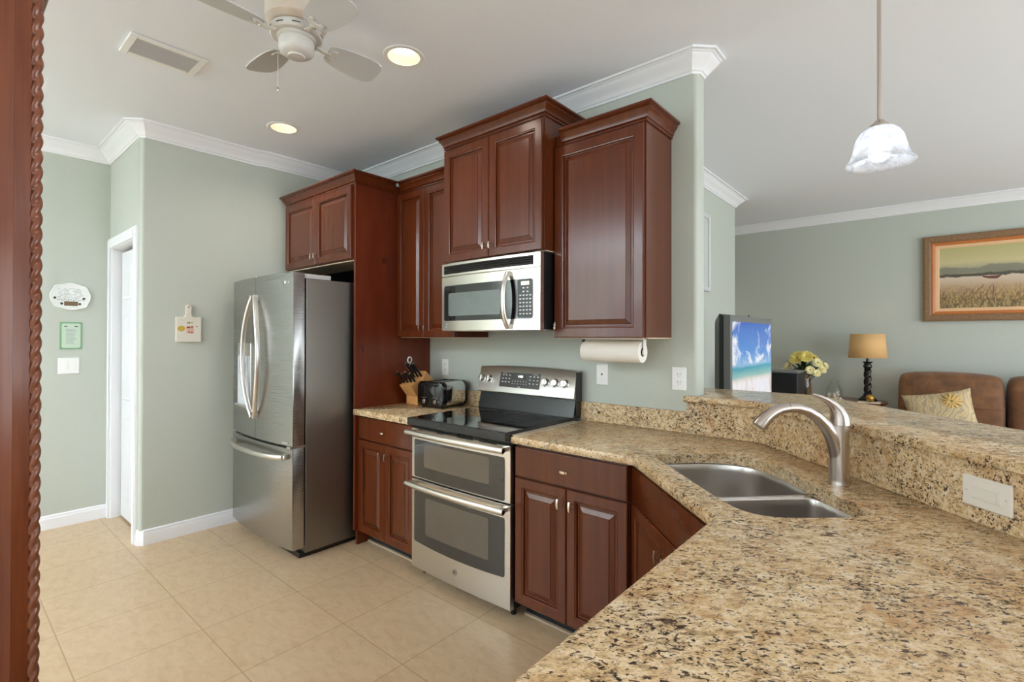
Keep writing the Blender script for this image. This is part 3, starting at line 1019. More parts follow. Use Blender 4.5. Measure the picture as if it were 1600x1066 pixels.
# peninsula cabinet
FX = frame((-0.41, 0, 0), (0, -1, 0), (-1, 0, 0))
e = empty('peninsula_cabinet', (-0.1, 0.85, 0), 'cherry base cabinet under the near granite counter', 'cabinet')
B(-0.41, 0.15, 0.30, 1.33, 0.095, 0.860).build('cabinet_body', 'cherry', e)
B(-0.34, 0.15, 0.30, 1.33, 0.0, 0.095).build('toe_kick', 'dark_gap', e)
for a, b, ks in ((-1.325, -0.818, 1), (-0.815, -0.305, -1)):
    d = raised_door(FX, a, b, 0.10, 0.698, 0.0005, 0.020).build('door', 'cherry', e, smooth=0)
    dr = slab_front(FX, a, b, 0.704, 0.850, 0.0005, 0.020).build('drawer', 'cherry', e, smooth=0)

# ------------------------------------------------------------------ counters
CT, CB = 0.901, 0.8615


def inset(poly, d):
    n = len(poly)
    out = []
    for i in range(n):
        a, b, c_ = Vector(poly[i - 1]), Vector(poly[i]), Vector(poly[(i + 1) % n])
        d1, d2 = (b - a).normalized(), (c_ - b).normalized()
        n1, n2 = Vector((-d1.y, d1.x)), Vector((-d2.y, d2.x))
        m = n1 + n2
        m = m / max(0.2, m.dot(n1))
        out.append((b.x + m.x * d, b.y + m.y * d))
    return out


def slab(poly, z0, z1, hole=None, r=0.012):
    """counter slab (poly counter-clockwise) with an eased edge"""
    mb = MB()
    h = z1 - z0
    prof = [(r, z0), (r * 0.3, z0 + r * 0.3), (0, z0 + r), (0, z1 - r), (r * 0.3, z1 - r * 0.3), (r, z1)]
    loops = [[(x, y, z) for x, y in inset(poly, d)] for d, z in prof]
    if not hole:
        return mb.loft(loops)
    mb.loft(loops, False, False)
    bm = mb.bm
    hv = []
    for z in (z0, z1):
        hv.append([bm.verts.new((x, y, z)) for x, y in hole])
    m = len(hole)
    for i in range(m):
        j = (i + 1) % m
        bm.faces.new((hv[0][i], hv[0][j], hv[1][j], hv[1][i]))
    bm.verts.index_update()
    bm.edges.ensure_lookup_table()
    n = len(poly)
    allv = list(bm.verts)
    for ring, hr in ((allv[0:n], hv[0]), (allv[5 * n:6 * n], hv[1])):
        es = []
        for lp in (ring, hr):
            for i in range(len(lp)):
                ed = bm.edges.get((lp[i], lp[(i + 1) % len(lp)])) or bm.edges.new((lp[i], lp[(i + 1) % len(lp)]))
                es.append(ed)
        bmesh.ops.triangle_fill(bm, edges=es, use_beauty=True)
    return mb


def bez(pts, k=6):
    """closed Catmull-Rom through the points"""
    out = []
    n = len(pts)
    for i in range(n):
        p0, p1, p2, p3 = (Vector(pts[(i + q) % n]) for q in (-1, 0, 1, 2))
        for j in range(k):
            t = j / k
            out.append(tuple(0.5 * ((2 * p1) + (p2 - p0) * t + (2 * p0 - 5 * p1 + 4 * p2 - p3) * t * t + (3 * p1 - p0 - 3 * p2 + p3) * t ** 3)))
    return out


def ST(s, t):
    return ((s + t) * S2, (t - s) * S2)


# left counter
e = empty('countertop', (-2.63, 2.1, CB), 'short speckled granite counter left of the range holding toaster and knife block', 'countertop')
slab([(-2.937, 1.824), (-2.327, 1.824), (-2.327, 2.467), (PX + 0.0005, 2.467), (PX + 0.0005, 1.8275), (-2.937, 1.8275)], CB, CT, r=0.004).build('slab', 'granite', e)
B(PX + 0.001, -2.327, 2.444, 2.467, CT, 1.004).build('backsplash', 'granite', e, bev=0.003)

# main counter with sink cut-out
hole_st = [(-1.93, 0.728), (-1.75, 0.725), (-1.55, 0.725), (-1.40, 0.728), (-1.31, 0.745), (-1.262, 0.80), (-1.248, 0.90), (-1.248, 1.02), (-1.265, 1.075), (-1.32, 1.088), (-1.45, 1.094), (-1.56, 1.104), (-1.70, 1.122), (-1.83, 1.115), (-1.92, 1.075), (-1.965, 0.99), (-1.975, 0.87), (-1.968, 0.765)]
hole = bez([ST(*p) for p in hole_st], 4)
main = [(-1.5625, 1.824), (-0.922, 1.824), (-0.452, 1.354), (-0.452, 0.25), (1.26, 0.25), (1.26, 0.591), (-0.615, 2.466), (-1.5625, 2.466)]
e = empty('countertop', (-0.4, 1.5, CB), 'long speckled granite counter with cut-out sink wrapping the corner into the foreground', 'countertop')
slab(main, CB, CT, hole, 0.012).build('slab', 'granite', e, smooth=35)
mb = B(-1.5625, -0.945, 2.444, 2.467, CT, 1.006)
mb.prism([(-0.945, 2.444), (-0.6135, 2.444), (1.26, 0.5705), (1.276, 0.5865), (-0.6035, 2.466), (-0.945, 2.466)], CT, 1.058)
mb.build('backsplash', 'granite', e, bev=0.002)

# raised bar top
bar = [(-0.952, 2.420), (-0.620, 2.420), (1.25, 0.55), (1.57, 0.87), (-0.46, 2.90), (-1.15, 2.90), (-1.15, 2.583), (-0.897, 2.583), (-0.897, 2.466), (-0.952, 2.466)]
o = slab(bar, 1.058, 1.088, None, 0.006).build('bar_top', 'granite', smooth=35)
tag(o, 'raised granite bar top sitting on the half wall behind the sink', 'countertop')

# plastic gap strip beside the cooktop
o = B(-1.563, -1.520, 1.835, 2.37, CT, CT + 0.0035).build('gap_cover', 'strip_plastic', bev=0.001)
tag(o, 'long glossy tan strip lying along counter edge right of the cooktop', 'strip')

# ------------------------------------------------------------------ sink and faucet
e = empty('kitchen_sink', (-0.47, 1.80, 0.66), 'stainless double-bowl sink set below the granite in the corner', 'sink')


def bowl(st, depth, name):
    pts = bez([ST(*p) for p in st], 5)
    cxm = sum(p[0] for p in pts) / len(pts)
    cym = sum(p[1] for p in pts) / len(pts)

    def sc(k, z):
        return [(cxm + (x - cxm) * k, cym + (y - cym) * k, z) for x, y in pts]

    mb = MB()
    zt = CB - 0.001
    mb.loft([sc(1.0, zt), sc(0.985, zt - 0.006), sc(0.975, zt - 0.03), sc(0.955, zt - depth + 0.05), sc(0.93, zt - depth + 0.02), sc(0.86, zt - depth + 0.004), sc(0.70, zt - depth), sc(0.08, zt - depth - 0.004)], False, True)
    o = mb.build(name, 'steel_sink', e, smooth=60)
    m = o.modifiers.new('thick', 'SOLIDIFY')
    m.thickness = 0.0012
    m.offset = 0
    MB().lathe([(0.0, 0.001), (0.03, 0.001), (0.042, 0.004), (0.044, 0.0)], (cxm, cym, zt - depth - 0.003), 'z', 24, cap=False).build('drain', 'steel_sink_rim', o)


zt = CB - 0.001
sL = [(-1.94, 0.715), (-1.75, 0.712), (-1.62, 0.715), (-1.565, 0.735), (-1.553, 0.80), (-1.553, 0.95), (-1.556, 1.06), (-1.575, 1.118), (-1.70, 1.140), (-1.84, 1.132), (-1.935, 1.085), (-1.982, 0.99), (-1.99, 0.86), (-1.980, 0.755)]
sR = [(-1.49, 0.715), (-1.39, 0.716), (-1.30, 0.735), (-1.250, 0.79), (-1.235, 0.90), (-1.235, 1.03), (-1.255, 1.090), (-1.32, 1.104), (-1.44, 1.110), (-1.515, 1.100), (-1.531, 1.05), (-1.533, 0.93), (-1.533, 0.80), (-1.525, 0.735)]
bowl(sL, 0.235, 'large_bowl')
bowl(sR, 0.175, 'small_bowl')
mb = MB()
pl = []
for t in [0.72 + 0.39 * k / 12 for k in range(13)]:
    x, y = ST(-1.543, t)
    pl.append((x, y, zt - 0.004))
mb.tube(pl, [(0.006, 0.0105)] * 13, 10, upv=(0, 0, 1))
mb.build('divider', 'steel_sink_rim', e, smooth=60)

FXY = Vector((-0.241, 1.920, 0))
DIR = Vector((-0.725, -0.69, 0)).normalized()
e = empty('faucet', (FXY.x, FXY.y, CT), 'brushed nickel single-lever faucet with arched pull-out spout behind the sink', 'faucet')
mb = MB().lathe([(0.0, 0), (0.0315, 0), (0.0315, 0.004), (0.0305, 0.008), (0.0300, 0.02), (0.0285, 0.10), (0.0285, 0.16), (0.0288, 0.193), (0.0, 0.193)], (FXY.x, FXY.y, CT), 'z', 32, cap=False)
mb.build('body', 'brushed_nickel', e, smooth=50)
# spout: grows out of the body and arches over the bowl
sp = [(0.000, 0.965), (0.004, 1.000), (0.012, 1.030), (0.026, 1.064), (0.046, 1.094), (0.074, 1.122), (0.106, 1.141), (0.138, 1.150), (0.168, 1.150)]
rad = [0.026, 0.0265, 0.0250, 0.0228, 0.0203, 0.0182, 0.0168, 0.0158, 0.0153]
pts = [tuple(FXY + DIR * d + Vector((0, 0, z))) for d, z in sp]
MB().tube(pts, rad, 20).build('spout', 'brushed_nickel', e, smooth=60)
sp = [(0.1685, 1.150), (0.196, 1.146), (0.222, 1.135), (0.244, 1.119), (0.260, 1.101), (0.268, 1.091)]
rad = [0.0156, 0.0164, 0.0182, 0.0204, 0.0224, 0.0224]
pts = [tuple(FXY + DIR * d + Vector((0, 0, z))) for d, z in sp]
MB().tube(pts, rad, 20).build('spray_head', 'brushed_nickel', e, smooth=60)
sp = [(-0.004, 1.0945), (-0.004, 1.108), (-0.001, 1.125), (0.006, 1.142), (0.020, 1.160), (0.042, 1.176), (0.066, 1.187), (0.092, 1.195)]
rad = [(0.0288, 0.0288), (0.0280, 0.0282), (0.0255, 0.026), (0.0205, 0.021), (0.0145, 0.015), (0.009, 0.012), (0.006, 0.010), (0.0035, 0.007)]
pts = [tuple(FXY + DIR * d + Vector((0, 0, z))) for d, z in sp]
MB().tube(pts, rad, 20, upv=tuple(DIR)).build('lever', 'brushed_nickel', e, smooth=60)


# ------------------------------------------------------------------ range
def kitchen_range():
    x0, x1 = -2.322, -1.566
    yf = 1.828
    mid = (x0 + x1) / 2
    e = empty('kitchen_range', (mid, 2.1, 0), 'stainless double-oven electric range with black glass top between the base cabinets', 'range')
    B(x0 + 0.004, x1 - 0.004, yf + 0.03, 2.455, 0.045, 0.868).build('body', 'black_enamel', e)
    for xx in (x0 + 0.04, x1 - 0.04):
        for yq in (yf + 0.07, 2.40):
            MB().lathe([(0.014, 0), (0.014, 0.046)], (xx, yq, 0), 'z', 12).build('foot', 'black_plastic', e)
    ck = B(x0, x1, 1.790, 2.385, 0.872, 0.9145).build('cooktop_frame', 'black_enamel', e, bev=0.006, seg=3)
    ct = B(x0 + 0.012, x1 - 0.012, 1.806, 2.375, 0.9140, 0.9165).build('cooktop_glass', 'black_glass', e, bev=0.001)
    for x, y, r in ((-2.13, 1.97, 0.105), (-1.75, 1.97, 0.085), (-2.13, 2.24, 0.075), (-1.75, 2.24, 0.105), (-1.94, 2.28, 0.05)):
        m2 = MB().lathe([(r - 0.0015, 0), (r, 0), (r, 0.0003), (r - 0.0015, 0.0003), (r - 0.0015, 0)], (x, y, 0.9166), 'z', 40, cap=False)
        m2.build('burner_ring', 'panel_grey', ct)

    def bow(x):
        t = (x - mid) / ((x1 - x0) / 2)
        return yf - 0.010 * (1 - t * t)

    def door(z0, z1, gl, inner, hz, name):
        mb = MB()
        K = 12
        loops = []
        for z, i in ((z0, 0.004), (z0 + 0.004, 0), (z1 - 0.004, 0), (z1, 0.004)):
            lp = [(x0 + 0.002 + (x1 - x0 - 0.004) * k / K, bow(x0 + (x1 - x0) * k / K) + i, z) for k in range(K + 1)]
            lp += [(x1 - 0.002, yf + 0.028, z), (x0 + 0.002, yf + 0.028, z)]
            loops.append(lp)
        d = mb.loft(loops).build(name, 'steel_range', e, smooth=40)
        fr = lambda u, v, n: Vector((u, bow(u) - n, v))

        def curved(u0, u1, v0, v1, n, r, sag=0.0):
            """rounded glass that follows the bowed front, as strips"""
            mb = MB()
            rows = []
            for u in corner_samples(u0, u1, r):
                dd = min(u - u0, u1 - u)
                ins = r - math.sqrt(max(0, r * r - (r - dd) ** 2)) if dd < r else 0
                tt = (u - (u0 + u1) / 2) / ((u1 - u0) / 2)
                s_ = sag * (1 - tt * tt)
                rows.append([fr(u, v0 + ins - s_, -0.002), fr(u, v0 + ins - s_, n), fr(u, v1 - ins, n), fr(u, v1 - ins, -0.002)])
            mb.loft(rows)
            return mb
        g = curved(*gl, 0.0016, 0.012, 0.012 if z0 < 0.3 else 0.0).build('window', 'oven_glass', d, smooth=30)
        curved(*inner, 0.0021, 0.012).build('inner_window', 'oven_inner', g, smooth=30)
        pts = []
        for k in range(13):
            t = -1 + 2 * k / 12
            x = mid + 0.372 * t
            pts.append((x, yf - 0.050 - 0.016 * (1 - t * t), hz))
        h = MB().tube(pts, [(0.0155, 0.011)] * 13, 14, upv=(0, 0, 1))
        for sg in (-1, 1):
            x = mid + sg * 0.350
            h.box(x - 0.012, x + 0.012, yf - 0.052, yf - 0.002, hz - 0.010, hz + 0.010)
        hh = h.build('handle', 'steel_handle', d, smooth=50)
        for sg in (-1, 1):
            x = mid + sg * 0.3725
            MB().lathe([(0.0105, 0), (0.0105, 0.004)], (x if sg > 0 else x - 0.004, yf - 0.050, hz), 'x', 14).build('end_cap', 'black_plastic', hh)
        return d

    up = door(0.567, 0.852, (x0 + 0.026, x1 - 0.036, 0.576, 0.790), (x0 + 0.115, x1 - 0.135, 0.640, 0.775), 0.833, 'upper_oven_door')
    mb = MB()
    for k in range(4):
        a = x0 + 0.07 + k * 0.16
        mb.box(a, a + 0.12, bow(a) - 0.0008, bow(a) + 0.004, 0.845, 0.849)
    mb.build('vent_slot', 'dark_gap', up)
    lo = door(0.050, 0.559, (x0 + 0.026, x1 - 0.036, 0.205, 0.495), (x0 + 0.13, x1 - 0.14, 0.260, 0.470), 0.540, 'lower_oven_door')
    c = (-1.945, bow(-1.945) + 0.001, 0.128)
    AX = (Vector((0, -1, 0)), Vector((1, 0, 0)), Vector((0, 0, 1)))
    em = MB().lathe([(0, 0), (0.0165, 0), (0.0165, 0.0025), (0.0, 0.0025)], c, AX, 24, cap=False).build('emblem', 'chrome', lo)
    emm = MB().lathe([(0.0125, 0.0026), (0.0142, 0.0026), (0.0142, 0.0034), (0.0125, 0.0034), (0.0125, 0.0026)], c, AX, 24, cap=False)
    for cxx in (-0.0045, 0.0045):
        pts = [(c[0] + cxx + 0.0045 * math.cos(q), c[1] - 0.003, c[2] + 0.006 * math.sin(q)) for q in [0.4 + 5.2 * i / 10 for i in range(11)]]
        emm.tube(pts, 0.0009, 6)
    emm.build('monogram', 'panel_grey', em)
    # oven racks hint, back guard
    bg = MB()
    prof = [(2.452, 0.9145), (2.372, 0.9145), (2.378, 0.945), (2.392, 1.000), (2.394, 1.03), (2.452, 1.03)]
    bg.loft([[(x, y, z) for y, z in prof] for x in (x0 + 0.006, x0 + 0.02, x1 - 0.012, x1 + 0.002)])
    bg.build('backguard', 'black_enamel', e, bev=0.004)
    # control console: leaning stainless face with a gently crowned top
    mb = MB()
    K = 14
    rows = []
    for k in range(K + 1):
        x = x0 + 0.002 + (x1 - x0 + 0.002) * k / K
        t = (x - mid) / ((x1 - x0) / 2)
        zt = 1.183 + 0.010 * (1 - t * t)
        rows.append([(x, 2.452, 1.028), (x, 2.372, 1.020), (x, 2.368, 1.028), (x, 2.404, zt - 0.008), (x, 2.412, zt), (x, 2.452, zt)])
    mb.loft(rows)
    con = mb.build('control_console', ['steel_range'], e, smooth=35)
    B(x1 + 0.0045, x1 + 0.008, 2.392, 2.452, 0.93, 1.176).build('end_plate', 'black_enamel', con, bev=0.002)
    # inclined frame on the console face
    p0, p1 = Vector((0, 2.368, 1.028)), Vector((0, 2.404, 1.176))
    vd = (p1 - p0).normalized()
    nd = Vector((0, -vd.z, vd.y))
    fc = lambda u, v, n: Vector((u, 0, 0)) + p0 + vd * (v - 1.028) + nd * n
    pan = plate(fc, -2.135, -1.812, 1.062, 1.156, -0.001, 0.0018, 0.004).build('touch_panel', 'panel_grey', con)
    ds = plate(fc, -2.022, -1.918, 1.116, 1.150, 0.0, 0.0024, 0.002).build('display', 'black_glass', pan)
    mb = MB()
    for k, u in enumerate((-1.985, -1.975, -1.964, -1.956)):
        mb.obox(fc, u, u + (0.003 if k == 0 else 0.006), 1.128, 1.140, 0.0022, 0.0028)
    mb.build('clock_digits', 'display_glow', ds)
    mb = MB()
    for r_, v in enumerate((1.136, 1.114, 1.092)):
        for u in ((-2.115, -2.090, -2.062) if r_ < 3 else ()):
            mb.obox(fc, u, u + 0.012, v, v + 0.006, 0.0015, 0.0024)
        for u in (-1.896, -1.866, -1.838):
            mb.obox(fc, u, u + 0.012, v - 0.002, v + 0.004, 0.0015, 0.0024)
    for v in (1.100, 1.084):
        for k in range(6):
            u = -2.03 + k * 0.022
            mb.obox(fc, u, u + 0.005, v, v + 0.005, 0.0015, 0.0024)
    mb.obox(fc, -2.115, -2.085, 1.149, 1.151, 0.0015, 0.0024).obox(fc, -1.87, -1.835, 1.149, 1.151, 0.0015, 0.0024)
    mb.obox(fc, -1.98, -1.962, 1.066, 1.069, 0.0015, 0.0024)
    mb.build('printed_legend', 'print_white', pan)
    first = None
    for u in (-2.287, -2.222, -1.767, -1.697, -1.628):
        cc = fc(u, 1.108, 0)
        if first is None:
            ax = (nd, Vector((1, 0, 0)), vd)
            k = MB().lathe([(0, 0), (0.0255, 0), (0.0255, 0.004), (0.0215, 0.006), (0.0205, 0.022), (0.018, 0.025), (0, 0.025)], cc, ax, 28, cap=False).build('knob', 'chrome', con, smooth=40)
            MB().obox(fc, u - 0.004, u + 0.004, 1.108 - 0.018, 1.108 + 0.018, 0.0245, 0.031).build('knob_grip', 'steel_handle', k, bev=0.002)
            first, fu = k, u
        else:
            dup(first, (u - fu, 0, 0), con)


kitchen_range()


# ------------------------------------------------------------------ microwave
def microwave():
    x0, x1, yf = -2.309, -1.553, 2.045
    mid = (x0 + x1) / 2
    z0, z1 = 1.412, 1.822
    e = empty('microwave', (mid, 2.25, z0), 'stainless over-the-range microwave with curved vertical handle', 'microwave')
    B(x0 + 0.004, x1 - 0.0005, yf + 0.030, 2.45, z0 + 0.006, z1).build('case', 'black_plastic', e, bev=0.002)
    bow = lambda x: yf - 0.018 * (1 - ((x - mid) / ((x1 - x0) / 2)) ** 2)
    fr = lambda u, v, n: Vector((u, bow(u) - n, v))

    def strip(a, b, v0, v1, name, mat, parent, yb=None):
        mb = MB()
        K = 14
        loops = []
        for z, i in ((v0, 0.003), (v0 + 0.003, 0), (v1 - 0.003, 0), (v1, 0.003)):
            lp = [(a + (b - a) * k / K, bow(a + (b - a) * k / K) + i, z) for k in range(K + 1)]
            lp += [(b, yf + 0.031, z), (a, yf + 0.031, z)]
            loops.append(lp)
        return mb.loft(loops).build(name, mat, parent, smooth=40)
    tp = strip(x0, x1, 1.742, z1, 'vent_panel', 'steel_micro', e)

    def cplate(u0, u1, v0, v1, n, r, K=18):
        mb = MB()
        rows = []
        for u in corner_samples(u0, u1, r):
            dd = min(u - u0, u1 - u)
            ins = r - math.sqrt(max(0, r * r - (r - dd) ** 2)) if dd < r else 0
            rows.append([fr(u, v0 + ins, -0.002), fr(u, v0 + ins, n), fr(u, v1 - ins, n), fr(u, v1 - ins, -0.002)])
        return mb.loft(rows)
    g = cplate(x0 + 0.022, x1 - 0.042, 1.757, 1.806, 0.0012, 0.004).build('vent_grille', 'dark_gap', tp)
    mb = MB()
    for k in range(4):
        z = 1.760 + k * 0.0118
        rows = []
        for q in range(13):
            u = x0 + 0.024 + (x1 - x0 - 0.068) * q / 12
            rows.append([fr(u, z, 0.001), fr(u, z + 0.003, 0.006), fr(u, z + 0.0075, 0.003), fr(u, z + 0.0075, 0.001)])
        mb.loft(rows)
    mb.build('louvers', 'black_enamel', g)
    d = strip(x0, x1, z0, 1.7405, 'door', 'steel_micro', e)
    w = cplate(x0 + 0.024, x1 - 0.044, 1.474, 1.686, 0.0015, 0.014).build('window', 'black_glass', d)
    cplate(x0 + 0.066, x0 + 0.495, 1.503, 1.640, 0.0020, 0.012).build('inner_window', 'micro_inner', w)
    cp = cplate(x1 - 0.142, x1 - 0.046, 1.480, 1.682, 0.0028, 0.010).build('control_panel', 'black_plastic', d)
    cplate(x1 - 0.118, x1 - 0.066, 1.652, 1.672, 0.0034, 0.001, 4).build('display', 'display_green', cp)
    first = None
    for r_ in range(8):
        n_ = 2 if r_ < 2 else 4
        for k in range(n_):
            u = x1 - 0.128 + (0.020 if n_ == 2 else 0.0) + k * (0.026 if n_ == 2 else 0.021)
            v = 1.634 - r_ * 0.0195
            if first is None:
                first = MB().obox(lambda a, b, n: fr(u, v, 0) + Vector((a, -n, b)), 0, 0.012, 0, 0.0065, 0.0025, 0.0036).build('button', 'print_white', cp)
                f0 = (u, v)
            else:
                p = fr(u, v, 0) - fr(*f0, 0)
                dup(first, tuple(p), cp)
    # vertical bowed handle
    pts = []
    for k in range(15):
        t = -1 + 2 * k / 14
        pts.append((-1.752, bow(-1.752) - 0.012 - 0.042 * (1 - abs(t) ** 2.4), 1.576 + 0.150 * t))
    h = MB().tube(pts, [(0.011, 0.0155)] * 15, 14, upv=(0, -1, 0))
    for t in (-0.95, 0.95):
        h.box(-1.764, -1.740, bow(-1.752) - 0.018, bow(-1.752) + 0.002, 1.576 + 0.15 * t - 0.012, 1.576 + 0.15 * t + 0.012)
    h.build('handle', 'steel_handle', d, smooth=50)
    AX = (Vector((0, -1, 0)), Vector((1, 0, 0)), Vector((0, 0, 1)))
    c = (-2.265, bow(-2.265) + 0.001, 1.444)
    em = MB().lathe([(0, 0), (0.013, 0), (0.013, 0.0025), (0, 0.0025)], c, AX, 22, cap=False).build('emblem', 'chrome', d)
    emm = MB().lathe([(0.0098, 0.0026), (0.0112, 0.0026), (0.0112, 0.0034), (0.0098, 0.0034), (0.0098, 0.0026)], c, AX, 22, cap=False)
    for cxx in (-0.0035, 0.0035):
        emm.tube([(c[0] + cxx + 0.0035 * math.cos(q), c[1] - 0.003, c[2] + 0.0048 * math.sin(q)) for q in [0.4 + 5.2 * i / 10 for i in range(11)]], 0.0008, 6)
    emm.build('monogram', 'panel_grey', em)
    B(x0 + 0.05, x1 - 0.05, yf + 0.06, 2.40, z0, z0 + 0.006).build('underside_panel', 'grille_metal', e)


microwave()


# ------------------------------------------------------------------ things on the left counter
def toaster():
    # placed at an angle: front (levers) faces the room
    A = Vector((-2.686, 2.159, CT))
    Bp = Vector((-2.450, 2.179, CT))
    ud = (Bp - A).normalized()
    nd = Vector((ud.y, -ud.x, 0))            # towards the room
    fr = lambda u, v, n: A + ud * u + nd * n + Vector((0, 0, v))
    w, d, h = 0.237, 0.245, 0.178
    e = empty('toaster', tuple(fr(w / 2, 0, -d / 2)), 'four-slice toaster with black end and polished steel sides beside knife block', 'toaster')

    def prof(ins, n, top=0.0):
        p = rrect(ins, w - ins, 0.010 + ins, h - ins - top, 0.035, 6)
        p = [(u, max(v, 0.010 + ins)) for u, v in p]
        return [fr(u, v, n) for u, v in p]
    MB().loft([prof(0.003, -0.012), prof(0.003, -d + 0.012)]).build('shell', 'chrome', e, smooth=40)
    c1 = MB().loft([prof(0.0, -0.040), prof(0.0, -0.006), prof(0.003, -0.001), prof(0.008, 0.001)]).build('end_cap', 'toaster_black', e, smooth=40)
    MB().loft([prof(0.0, -d), prof(0.0, -d + 0.02)]).build('end_cap', 'toaster_black', e, smooth=40)
    mb = MB()
    for u in (0.045, 0.085, 0.135, 0.175):
        mb.obox(fr, u, u + 0.020, h - 0.004, h - 0.0022, -d + 0.05, -0.06)
    mb.build('bread_slots', 'dark_gap', e)
    for u in (0.066, 0.168):
        MB().obox(fr, u - 0.003, u + 0.003, 0.075, 0.160, 0.0, 0.0018).build('lever_track', 'dark_gap', c1)
        MB().obox(fr, u - 0.020, u + 0.020, 0.150, 0.160, 0.0, 0.018).build('lever', 'black_plastic', c1, bev=0.003)
        MB().lathe([(0.014, 0), (0.014, 0.008), (0.011, 0.010)], fr(u, 0.046, 0.0), (nd, ud, Vector((0, 0, 1))), 20).build('dial', 'chrome', c1)
        for k in range(3):
            MB().obox(fr, u - 0.024 + k * 0.017, u - 0.014 + k * 0.017, 0.068, 0.074, 0.0, 0.004).build('button', 'chrome', c1)
    for u in (0.03, w - 0.03):
        for n in (-0.03, -d + 0.03):
            MB().lathe([(0.010, 0), (0.010, 0.013)], fr(u, 0, n), 'z', 10).build('foot', 'black_plastic', e)


toaster()


def knives():
    # beech block leaning towards the refrigerator side
    A = Vector((-2.806, 2.207, CT))
    ud = Vector((0.0, 1.0, 0))                     # from the small front foot to the back
    wd = Vector((1.0, 0.0, 0))
    fr = lambda u, v, n: A + ud * u + wd * n + Vector((0, 0, v))
    out = [(0.0, 0.0), (0.15, 0.0), (0.18, 0.14), (0.075, 0.236), (0.045, 0.160), (0.017, 0.176), (-0.062, 0.138), (0.0, 0.060)]
    t = 0.062
    e = MB().loft([[fr(u, v, -t) for u, v in out], [fr(u, v, t) for u, v in out]]).build('knife_block', 'wood_beech', bev=0.002, smooth=20)
    tag(e, 'pale beech knife block on the granite counter beside the toaster', 'knife block')
    dr = Vector((-0.62, 0.785))                    # knife axis in (u, v)
    dr = dr.normalized()
    spec = []
    for n in (-0.030, 0.0, 0.030):
        spec.append(((0.054, 0.195), n, 0.115, 'upper'))
    for n in (-0.046, -0.016, 0.014, 0.044):
        spec.append(((-0.020, 0.156), n, 0.092, 'lower'))
    rows = {'upper': ['left upper', 'middle upper', 'right upper'], 'lower': ['leftmost lower', 'second lower', 'third lower', 'rightmost lower']}
    cnt = {'upper': 0, 'lower': 0}
    for (u, v), n, Lk, row in spec:
        i = cnt[row]
        cnt[row] += 1
        stag = (i - 1.2) * 0.007
        s0 = fr(u + stag, v + stag * 0.5, n)
        Lk += (0.012, -0.006, 0.004, -0.014)[i]
        dv = (ud * dr.x + Vector((0, 0, 1)) * dr.y).normalized()
        nm = rows[row][i]
        root = empty('kitchen_knife', tuple(s0), f'black-handled kitchen knife in the {nm} slot of the beech block', 'knife', 'knives in the beech block')
        pts = [s0 + dv * (Lk * q / 6) for q in range(7)]
        rr = [(0.0076, 0.0066), (0.0080, 0.007), (0.0084, 0.0074), (0.0078, 0.007), (0.0080, 0.007), (0.0092, 0.0076), (0.0084, 0.007)]
        MB().tube(pts, rr, 10, upv=tuple(ud)).build('handle', 'knife_black', root, smooth=50)
        MB().tube([s0 + dv * Lk, s0 + dv * (Lk + 0.006)], [(0.0086, 0.0072), (0.007, 0.006)], 10, upv=tuple(ud)).build('butt_cap', 'steel_rivet', root)
        MB().tube([s0 - dv * 0.05, s0], [(0.012, 0.001), (0.012, 0.001)], 8, upv=tuple(ud)).build('blade', 'steel_rivet', root)
    # scissors with ring handle at the top back
    s0 = fr(0.072, 0.230, -0.035)
    root = empty('kitchen_scissors', tuple(s0), 'kitchen scissors with pale ring handle standing highest in the beech block', 'scissors')
    dv = (ud * dr.x + Vector((0, 0, 1)) * dr.y).normalized()
    MB().tube([s0 - dv * 0.04, s0 + dv * 0.085], [(0.008, 0.006), (0.009, 0.006)], 10).build('shank', 'knife_black', root)
    cc = s0 + dv * 0.105
    ring = [cc + ud * (0.017 * math.cos(q)) * 1.0 + Vector((0, 0, 1)) * (0.021 * math.sin(q)) for q in [2 * PI * i / 20 for i in range(21)]]
    MB().tube(ring, 0.0045, 8).build('ring_handle', 'print_white', root)


knives()


# ------------------------------------------------------------------ paper towels
cy_, cz_ = 2.300, 1.303
e = empty('paper_towel_holder', (-1.27, cy_, 1.371), 'dark metal paper towel holder screwed under the right cabinet', 'holder')
for x in (-1.452, -1.098):
    mb = B(x - 0.003, x + 0.003, cy_ - 0.012, cy_ + 0.012, cz_ - 0.014, 1.3705)
    mb.lathe([(0.018, -0.004), (0.018, 0.004)], (x, cy_, cz_), 'x', 18)
    mb.build('bracket', 'panel_grey' if x < -1.3 else 'white_plastic', e)
B(-1.455, -1.095, cy_ - 0.014, cy_ + 0.014, 1.366, 1.3708).build('mounting_rail', 'white_plastic', e)
MB().lathe([(0.006, -1.452), (0.006, -1.098)], (0, cy_, cz_), 'x', 12).build('rod', 'panel_grey', e)
e = empty('paper_towel_roll', (-1.275, cy_, cz_ - 0.05), 'white paper towel roll hanging under the right wall cabinet', 'paper towels')
MB().lathe([(0.022, -1.442), (0.052, -1.442), (0.054, -1.438), (0.054, -1.112), (0.052, -1.108), (0.022, -1.108)], (0, cy_, cz_), 'x', 40, cap=False).build('paper', 'paper', e, smooth=40)
MB().lathe([(0.0225, -1.443), (0.0225, -1.1075), (0.020, -1.1075), (0.020, -1.443), (0.0225, -1.443)], (0, cy_, cz_), 'x', 24, cap=False).build('core', 'cardboard', e)


